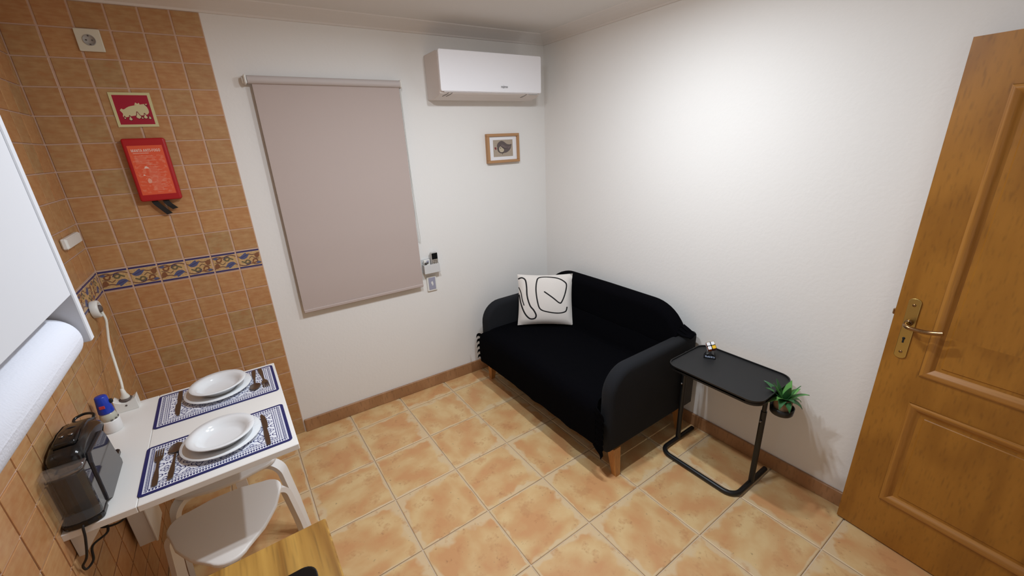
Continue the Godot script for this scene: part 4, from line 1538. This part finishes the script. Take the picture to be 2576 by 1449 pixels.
	var cu := thing("puzzle_cube", "two-by-two puzzle cube with white and yellow stickers on its stand", "puzzle cube", Vector3(-0.172, H + 0.0545, 1.572), -1.05)
	cu.basis = Basis(Vector3.UP, -1.05) * Basis(Vector3.RIGHT, -0.70) * Basis(Vector3(0, 0, 1), 0.40)
	for ix in 2:
		for iy in 2:
			for iz in 2:
				s = Shape.new()
				s.box(Vector3(ix - 0.5, iy - 0.5, iz - 0.5) * 0.021, Vector3.ONE * 0.0206, 0.0015)
				obj("cubelet", s, M.cube_black, cu)
	for ix in 2:
		for iy in 2:
			var p := Vector2(ix - 0.5, iy - 0.5) * 0.021
			var face := round_rect(0.0172, 0.0172, 0.003, 3)
			var sets := [
				[Transform3D(Basis.IDENTITY, Vector3(p.x, p.y, 0.0211)), M.sticker_yellow if (ix == 1 and iy == 0) else M.sticker_white],
				[Transform3D(Basis(Vector3.UP, PI / 2), Vector3(0.0211, p.y, -p.x)), [M.sticker_yellow, M.sticker_white][ix]],
				[Transform3D(Basis(Vector3.RIGHT, PI / 2), Vector3(p.x, -0.0211, p.y)), [M.sticker_orange, M.sticker_red][ix]],
				[Transform3D(Basis(Vector3.RIGHT, -PI / 2), Vector3(p.x, 0.0211, p.y)), [M.sticker_red, M.sticker_yellow][iy]],
				[Transform3D(Basis(Vector3.UP, -PI / 2), Vector3(-0.0211, p.y, p.x)), [M.sticker_white, M.sticker_orange][ix]]]
			for e in sets:
				s = Shape.new()
				s.extrude(face, 0.0008, 0.0, e[0])
				obj("sticker", s, e[1], cu)

func text_part(called: String, words: String, size: float, depth: float, m: Material, parent: Node3D, xf: Transform3D) -> void:
	var tm := TextMesh.new()
	var f := SystemFont.new()
	f.font_names = PackedStringArray(["Droid Sans"])
	f.font_weight = 700
	tm.font = f
	tm.text = words
	tm.font_size = 48
	tm.pixel_size = size / 48.0
	tm.depth = depth
	tm.curve_step = 2.0
	var o := MeshInstance3D.new()
	o.mesh = tm
	o.material_override = m
	o.name = called
	parent.add_child(o, true)
	o.transform = xf

func door() -> void:
	# open leaf resting near the right wall; local x runs along the leaf from its free edge, z is the face towards the room
	var ux := Vector3(-0.0995, 0, 0.995)
	var t := Node3D.new()
	put(t, "door_1", self)
	t.set_meta("kind", "structure")
	t.set_meta("label", "open honey oak panel door with brass handle against the right wall")
	# x axis along leaf; z axis towards the room (-x side)
	var uz := ux.cross(Vector3.UP)
	if uz.x > 0:
		uz = -uz
	t.transform = Transform3D(Basis(ux, Vector3.UP, uz) if ux.cross(Vector3.UP).dot(uz) > 0 else Basis(ux, -Vector3.UP, uz), Vector3(-0.077, 0, 2.224))
	var W := 0.74
	var H := 1.985
	var th := 0.035
	# stiles and rails around two sunk panels
	var px0 := 0.125
	var px1 := W - 0.125
	var sp := [[0.0, px0, 0.008, H], [px1, W, 0.008, H], [px0, px1, 0.008, 0.225], [px0, px1, 0.70, 0.83], [px0, px1, 1.83, H]]
	for k in sp.size():
		var a: Array = sp[k]
		obj("stile" if k < 2 else "rail", box_shape(Vector3((a[0] + a[1]) / 2, (a[2] + a[3]) / 2, -th / 2), Vector3(a[1] - a[0], a[3] - a[2], th), 0.0), M.door, t)
	for pn in [[0.225, 0.70], [0.83, 1.83]]:
		obj("panel", box_shape(Vector3((px0 + px1) / 2, (pn[0] + pn[1]) / 2, -th / 2), Vector3(px1 - px0, pn[1] - pn[0], th - 0.010), 0.0), M.door, t)
		# raised field inside the molding
		obj("panel", box_shape(Vector3((px0 + px1) / 2, (pn[0] + pn[1]) / 2, -0.0045), Vector3(px1 - px0 - 0.09, pn[1] - pn[0] - 0.09, 0.006), 0.004), M.door, t)
		# molding: swept profile round the panel with mitred corners
		var prof := [Vector2(-0.006, 0.0), Vector2(-0.006, 0.004), Vector2(-0.001, 0.0085), Vector2(0.006, 0.010), Vector2(0.012, 0.0075), Vector2(0.017, 0.0065), Vector2(0.022, 0.002), Vector2(0.030, -0.004), Vector2(0.034, -0.006)]
		var s := Shape.new()
		var cs := [Vector2(px0, pn[0]), Vector2(px1, pn[0]), Vector2(px1, pn[1]), Vector2(px0, pn[1])]
		for k in 4:
			var a: Vector2 = cs[k]
			var b: Vector2 = cs[(k + 1) % 4]
			var inn := [Vector2(1, 1), Vector2(-1, 1), Vector2(-1, -1), Vector2(1, -1)]
			for i in prof.size() - 1:
				var p: Vector2 = prof[i]
				var q: Vector2 = prof[i + 1]
				s.group(10 + k)
				var v0: Vector2 = a + inn[k] * p.x
				var v1: Vector2 = b + inn[(k + 1) % 4] * p.x
				var v2: Vector2 = b + inn[(k + 1) % 4] * q.x
				var v3: Vector2 = a + inn[k] * q.x
				var len := a.distance_to(b)
				var uvs := [Vector2(p.x * 6, 0), Vector2(p.x * 6, len), Vector2(q.x * 6, len), Vector2(q.x * 6, 0)]
				s.quad(Vector3(v0.x, v0.y, p.y), Vector3(v1.x, v1.y, p.y), Vector3(v2.x, v2.y, q.y), Vector3(v3.x, v3.y, q.y), Vector3(0, 0, 1), uvs[0], uvs[1], uvs[2], uvs[3])
		obj("molding", s, M.door_molding, t)
	# handle on its plate
	var s3 := Shape.new()
	var pl := PackedVector2Array()
	for k in 13:
		var a := PI * k / 12.0
		pl.append(Vector2(0.051 + 0.0185 * cos(a), 1.106 + 0.013 * sin(a)))
	for k in 13:
		var a := PI + PI * k / 12.0
		pl.append(Vector2(0.051 + 0.0185 * cos(a), 0.884 + 0.013 * sin(a)))
	s3.extrude(pl, 0.005, 0.0015, Transform3D(Basis.IDENTITY, Vector3(0, 0, 0.0025)), false, 2)
	var plate := obj("handle_plate", s3, M.brass, t)
	s3 = Shape.new()
	s3.tube(curve([Vector3(0.051, 1.022, 0.004), Vector3(0.051, 1.022, 0.026), Vector3(0.0515, 1.021, 0.042), Vector3(0.064, 1.019, 0.052), Vector3(0.09, 1.017, 0.052), Vector3(0.12, 1.018, 0.047), Vector3(0.145, 1.024, 0.045), Vector3(0.157, 1.028, 0.044)]), 0.0078, 14)
	obj("lever", s3, M.bronze, plate)
	s3 = Shape.new()
	s3.lathe([Vector2(0, 0), Vector2(0.013, 0), Vector2(0.0125, 0.008), Vector2(0, 0.010)], Vector3(0.051, 1.022, 0.005), 20, Basis(Vector3.RIGHT, PI / 2))
	obj("rosette", s3, M.bronze, plate)
	s3 = Shape.new()
	s3.box(Vector3(0.049, 0.946, 0.0052), Vector3(0.006, 0.02, 0.0012), 0.0004)
	s3.lathe([Vector2(0, 0), Vector2(0.0048, 0), Vector2(0.0048, 0.0012), Vector2(0, 0.0012)], Vector3(0.049, 0.955, 0.0047), 14, Basis(Vector3.RIGHT, PI / 2))
	obj("keyhole", s3, M.keyhole, plate)
	for y in [1.092, 0.898]:
		s3 = Shape.new()
		s3.lathe([Vector2(0, 0), Vector2(0.006, 0), Vector2(0.005, 0.0018), Vector2(0, 0.002)], Vector3(0.051, y, 0.0048), 14, Basis(Vector3.RIGHT, PI / 2))
		obj("screw", s3, M.bronze, plate)
	s3 = Shape.new()
	s3.box(Vector3(-0.005, 1.045, -0.018), Vector3(0.012, 0.024, 0.012), 0.003)
	obj("latch_bolt", s3, M.bronze, t)

func wall_thing(called: String, label: String, category: String, u: float, y: float, d := 0.0, grp := "") -> Node3D:
	return thing(called, label, category, on_wall(u, y, d), -YAW, grp)

func back_wall_things() -> void:
	var s := Shape.new()
	# roller blind
	var t := wall_thing("roller_blind", "closed mauve-grey roller blind with white bead chain on plaster wall", "blind", -1.5, 0.82)
	s.tube([Vector3(-0.39, 1.272, 0.042), Vector3(0.39, 1.272, 0.042)], 0.0195, 24)
	obj("tube", s, M.blind_tube, t)
	for x in [-0.398, 0.396]:
		s = Shape.new()
		s.box(Vector3(x, 1.272, 0.032), Vector3(0.013, 0.044, 0.064), 0.005)
		var b := obj("bracket", s, M.white_plastic, t)
		if x < 0:
			s = Shape.new()
			s.lathe([Vector2(0, 0), Vector2(0.018, 0), Vector2(0.017, 0.008), Vector2(0, 0.009)], Vector3(x - 0.006, 1.272, 0.03), 20, Basis(Vector3(0, 0, 1), PI / 2))
			obj("end_cap", s, M.white_plastic, b)
	var g: Array = []
	for i in 25:
		var row: Array[Vector3] = []
		var v := i / 24.0
		for j in 9:
			var u := j / 8.0
			row.append(Vector3(lerpf(-0.372, 0.388, u), lerpf(1.258, 0.002, v), 0.040 + 0.0025 * sin(u * 5.0 + v * 2.0) * v + 0.001 * sin(v * 30.0) * v))
		g.append(row)
	s = Shape.new()
	s.slab(g, 0.0012, Vector3(0, 0, 1))
	obj("fabric", s, M.blind, t)
	s = Shape.new()
	s.box(Vector3(0.008, 0.008, 0.041), Vector3(0.762, 0.02, 0.008), 0.0035)
	obj("bottom_bar", s, M.blind, t)
	for k in 2:
		s = Shape.new()
		s.tube(curve([Vector3(0.397, 1.26, 0.02 + k * 0.018), Vector3(0.399, 0.9, 0.018 + k * 0.014), Vector3(0.402 + k * 0.006, 0.5, 0.014 + k * 0.008), Vector3(0.404 + k * 0.012, 0.33, 0.012 + k * 0.004), Vector3(0.408 + k * 0.002, 0.315 - 0.012 * k, 0.013)]), 0.0018, 6)
		obj("bead_chain", s, M.white_plastic, t)
	# air conditioner
	t = wall_thing("air_conditioner", "white split air conditioner high in the wall corner", "air conditioner", -0.552, 2.005)
	var along := Basis(Vector3(0, 0, 1), Vector3(0, 1, 0), Vector3(-1, 0, 0))
	var W := 0.736
	s = Shape.new()
	s.extrude(PackedVector2Array([Vector2(0, 0.004), Vector2(0, 0.256), Vector2(0.165, 0.256), Vector2(0.188, 0.25), Vector2(0.196, 0.24), Vector2(0.20, 0.045), Vector2(0.188, 0.026), Vector2(0.15, 0.012), Vector2(0.085, 0.0)]), W, 0.006, Transform3D(along, Vector3(0, 0, 0)), false, 3)
	obj("body", s, M.ac_body, t)
	s = Shape.new()
	s.extrude(round_rect(W - 0.002, 0.222, 0.01, 4), 0.016, 0.005, Transform3D(Basis(Vector3.RIGHT, 0.02), Vector3(0, 0.146, 0.207)), false, 3)
	var fp := obj("front_panel", s, M.ac_white, t)
	text_part("logo", "FUJITSU", 0.0135, 0.0008, M.text_grey, t, Transform3D(Basis(Vector3.RIGHT, 0.02), Vector3(0.072, 0.066, 0.2170)))
	s = Shape.new()
	s.tube([Vector3(0.064, 0.0765, 0.2168), Vector3(0.072, 0.0795, 0.2168), Vector3(0.08, 0.0765, 0.2168), Vector3(0.072, 0.0735, 0.2168)], 0.0008, 6, false, true)
	obj("logo_ring", s, M.text_grey, t)
	s = Shape.new()
	s.box(Vector3(-0.035, 0.022, 0.158), Vector3(W - 0.18, 0.006, 0.07), 0.002, Transform3D(Basis(Vector3.RIGHT, -0.36), Vector3(0, -0.002, -0.0)).translated_local(Vector3(0, 0.058, 0.012)))
	obj("air_flap", s, M.ac_flap, t)
	s = Shape.new()
	s.box(Vector3(0, 0.0335, 0.196), Vector3(W - 0.05, 0.004, 0.012), 0.001)
	obj("outlet_lip", s, M.ac_white, t)
	for x in [-0.325, -0.30, 0.245]:
		s = Shape.new()
		s.tube(curve([Vector3(x + 0.012, 0.0285, 0.1965), Vector3(x + 0.004, 0.0205, 0.1785), Vector3(x - 0.012, 0.0125, 0.153)]), 0.0011, 6)
		obj("seam", s, M.dark_gap, t)
	s = Shape.new()
	s.box(Vector3(0.31, 0.0285, 0.197), Vector3(0.07, 0.006, 0.003), 0.001, Transform3D(Basis(Vector3.RIGHT, 0.0), Vector3.ZERO))
	obj("indicator_strip", s, M.socket_grey, t)
	# little vertical pipe seam above the unit
	# framed drawing
	t = wall_thing("picture_frame", "small wood-framed drawing of a bird-like head on the plaster wall", "picture", -0.391, 1.70)
	var fw := 0.268
	var fh := 0.197
	for e in [[Vector3(0, fh / 2 - 0.0095, 0.016), Vector3(fw, 0.019, 0.032)], [Vector3(0, -fh / 2 + 0.0095, 0.016), Vector3(fw, 0.019, 0.032)], [Vector3(-fw / 2 + 0.0095, 0, 0.016), Vector3(0.019, fh - 0.038, 0.032)], [Vector3(fw / 2 - 0.0095, 0, 0.016), Vector3(0.019, fh - 0.038, 0.032)]]:
		obj("frame_bar", box_shape(e[0], e[1], 0.002), M.frame, t)
	obj("passepartout", box_shape(Vector3(0, 0, 0.010), Vector3(fw - 0.037, fh - 0.037, 0.018), 0.0), M.passepartout, t)
	s = Shape.new()
	s.group(-1)
	s.quad(Vector3(-0.082, -0.057, 0.0196), Vector3(0.082, -0.057, 0.0196), Vector3(0.082, 0.057, 0.0196), Vector3(-0.082, 0.057, 0.0196), Vector3(0, 0, 1), Vector2(0, 1), Vector2(1, 1), Vector2(1, 0), Vector2(0, 0))
	obj("drawing", s, M.bird, t)
	# remote holder with two remotes
	t = wall_thing("remote_holder", "grey-white plastic wall pocket holding the remotes beside the blind", "holder", -1.036, 0.90)
	obj("back_plate", box_shape(Vector3(0, 0.05, 0.002), Vector3(0.114, 0.10, 0.004), 0.001), M.holder, t)
	obj("front_plate", box_shape(Vector3(0, 0.034, 0.048), Vector3(0.114, 0.062, 0.004), 0.001), M.holder, t)
	obj("floor_plate", box_shape(Vector3(0.004, 0.005, 0.025), Vector3(0.122, 0.004, 0.046), 0.001), M.holder, t)
	for x in [-0.055, 0.055]:
		obj("side_plate", box_shape(Vector3(x, 0.034, 0.025), Vector3(0.004, 0.062, 0.042), 0.001), M.holder, t)
	var r := wall_thing("remote_control", "grey remote control with dark screen standing in the wall pocket", "remote control", -1.008, 0.9075)
	s = Shape.new()
	s.extrude(round_rect(0.050, 0.136, 0.008, 4), 0.02, 0.003, Transform3D(Basis.IDENTITY, Vector3(0, 0.068, 0.028)), false, 2)
	obj("case", s, M.remote_grey, r)
	obj("face", box_shape(Vector3(0.002, 0.068, 0.0384), Vector3(0.042, 0.126, 0.001), 0.0), M.remote_face, r)
	s = Shape.new()
	s.extrude(round_rect(0.041, 0.042, 0.004, 3), 0.001, 0.0, Transform3D(Basis.IDENTITY, Vector3(0.002, 0.110, 0.0394)))
	obj("screen", s, M.screen, r)
	for i in 3:
		for j in 3:
			s = Shape.new()
			s.extrude(round_rect(0.009, 0.0055, 0.0026, 3), 0.002, 0.0, Transform3D(Basis.IDENTITY, Vector3(-0.0115 + i * 0.0135, 0.083 - j * 0.0115, 0.0396)))
			obj("button", s, M.remote_button, r)
	var r2 := wall_thing("lamp_remote", "flat white remote with dark print behind the pocket front", "remote control", -1.064, 0.9075)
	obj("case", box_shape(Vector3(0, 0.0455, 0.027), Vector3(0.045, 0.091, 0.012), 0.002), M.white_plastic, r2)
	for e in [[0.006, 0.078, 0.018, 0.016], [-0.004, 0.068, 0.03, 0.012], [-0.010, 0.060, 0.02, 0.008]]:
		obj("print", box_shape(Vector3(e[0], e[1], 0.0333), Vector3(e[2], e[3], 0.0006), 0.0), M.switch_face if e[0] == 0.006 else M.socket_pin, r2)
	# light switch
	t = wall_thing("wall_switch", "white-framed grey light switch below the remote pocket", "switch", -1.0365, 0.816)
	s = Shape.new()
	s.extrude(round_rect(0.071, 0.109, 0.005, 3), 0.012, 0.002, Transform3D(Basis.IDENTITY, Vector3(0, 0, 0.006)), false, 2)
	obj("frame", s, M.white_plastic, t)
	obj("rocker", box_shape(Vector3(0.001, 0.0, 0.0125), Vector3(0.051, 0.089, 0.003), 0.001), M.switch_face, t)
	s = Shape.new()
	s.extrude(PackedVector2Array([Vector2(-0.007, 0.014), Vector2(0.005, 0.016), Vector2(0.008, -0.004), Vector2(0.004, -0.016), Vector2(-0.002, -0.014), Vector2(-0.001, -0.004), Vector2(-0.007, -0.002)]), 0.001, 0.0, Transform3D(Basis.IDENTITY, Vector3(0.001, 0, 0.0143)))
	obj("symbol", s, M.white_plastic, t)
	# socket high on the tiles
	t = wall_thing("wall_socket", "cream single wall socket high on the brown tiles", "socket", -2.438, 2.229, 0.005)
	s = Shape.new()
	s.extrude(round_rect(0.083, 0.086, 0.004, 3), 0.010, 0.002, Transform3D(Basis.IDENTITY, Vector3(0, 0, 0.005)), false, 2)
	obj("plate", s, M.socket_cream, t)
	s = Shape.new()
	s.lathe([Vector2(0.0215, 0.0), Vector2(0.0215, 0.002), Vector2(0.0195, 0.002), Vector2(0.0185, 0.0), Vector2(0, 0)], Vector3(0, 0, 0.0102), 32, Basis(Vector3.RIGHT, PI / 2))
	obj("recess", s, M.socket_grey, t)
	for x in [-0.0095, 0.0095]:
		s = Shape.new()
		s.lathe([Vector2(0.0028, 0.0), Vector2(0.0028, 0.0012), Vector2(0, 0.0012)], Vector3(x, 0, 0.0104), 12, Basis(Vector3.RIGHT, PI / 2))
		obj("contact_hole", s, M.socket_pin, t)
	for y in [-0.017, 0.017]:
		obj("earth_clip", box_shape(Vector3(0, y, 0.0108), Vector3(0.005, 0.006, 0.002), 0.0), M.socket_pin, t)
	# fire blanket sign and box
	t = wall_thing("safety_sign", "square red safety sign showing a blanket over flames", "sign", -2.366, 1.955, 0.0055)
	s = Shape.new()
	s.box(Vector3(0, 0, 0.0012), Vector3(0.147, 0.146, 0.0024), 0.0004)
	obj("plate", s, M.sign_plate, t)
	s = Shape.new()
	s.group(-1)
	s.quad(Vector3(-0.0725, -0.072, 0.0027), Vector3(0.0725, -0.072, 0.0027), Vector3(0.0725, 0.072, 0.0027), Vector3(-0.0725, 0.072, 0.0027), Vector3(0, 0, 1), Vector2(0, 1), Vector2(1, 1), Vector2(1, 0), Vector2(0, 0))
	obj("print", s, M.sign_print, t)
	t = wall_thing("fire_blanket_box", "red fire blanket case with orange label and black pull straps", "fire blanket", -2.3655, 1.69, 0.0055)
	s = Shape.new()
	s.extrude(round_rect(0.160, 0.284, 0.01, 4), 0.038, 0.008, Transform3D(Basis.IDENTITY, Vector3(0, 0, 0.019)), false, 3)
	obj("case", s, M.red_box, t)
	s = Shape.new()
	s.group(-1)
	s.quad(Vector3(-0.0645, -0.112, 0.0384), Vector3(0.0635, -0.112, 0.0384), Vector3(0.0635, 0.110, 0.0384), Vector3(-0.0645, 0.110, 0.0384), Vector3(0, 0, 1), Vector2(0, 1), Vector2(1, 1), Vector2(1, 0), Vector2(0, 0))
	obj("label_print", s, M.red_print, t)
	text_part("title", "MANTA ANTI-FOGO", 0.0135, 0.0006, M.text_white, t, Transform3D(Basis.IDENTITY.scaled(Vector3(0.86, 1.25, 1)), Vector3(-0.001, 0.088, 0.0388)))
	for e in [[-0.030, 0.012, -0.063], [0.012, 0.040, -0.040]]:
		s = Shape.new()
		var x0: float = e[0]
		s.strip(curve([Vector3(x0, -0.135, 0.018), Vector3(x0 + 0.002, -0.152, 0.02), Vector3(lerpf(x0, e[1], 0.5), -0.152 + e[2] * 0.45, 0.022), Vector3(e[1], -0.147 + e[2], 0.018)], 5), Vector3(0.97, 0.22, 0).normalized(), 0.0118, 0.0015)
		obj("pull_strap", s, M.rubber, t)

func left_wall_things() -> void:
	var t := thing("wall_box", "narrow white surface box on the tiled wall above the border", "switch box", Vector3(LEFT_X + 0.004, 1.43, 0.13))
	obj("housing", box_shape(Vector3(0.010, 0, 0), Vector3(0.020, 0.044, 0.22), 0.005), M.white_plastic, t)
	obj("cover", box_shape(Vector3(0.0205, 0, 0), Vector3(0.002, 0.036, 0.205), 0.0005), M.white_plastic, t)
	t = thing("round_adapter", "round white plug adapter on the tiled wall below the border tiles", "adapter", Vector3(LEFT_X + 0.004, 1.135, 0.19))
	var s := Shape.new()
	s.lathe([Vector2(0, 0), Vector2(0.036, 0), Vector2(0.038, 0.003), Vector2(0.038, 0.022), Vector2(0.034, 0.027), Vector2(0.026, 0.027), Vector2(0.024, 0.018), Vector2(0, 0.018)], Vector3.ZERO, 36, Basis(Vector3(0, 0, 1), -PI / 2))
	obj("housing", s, M.white_plastic, t)
	s = Shape.new()
	s.lathe([Vector2(0, 0.0), Vector2(0.018, 0.0), Vector2(0.016, 0.012), Vector2(0.008, 0.016), Vector2(0, 0.016)], Vector3(0.0182, 0, 0), 24, Basis(Vector3(0, 0, 1), -PI / 2))
	obj("inner_plug", s, M.socket_dark, t)
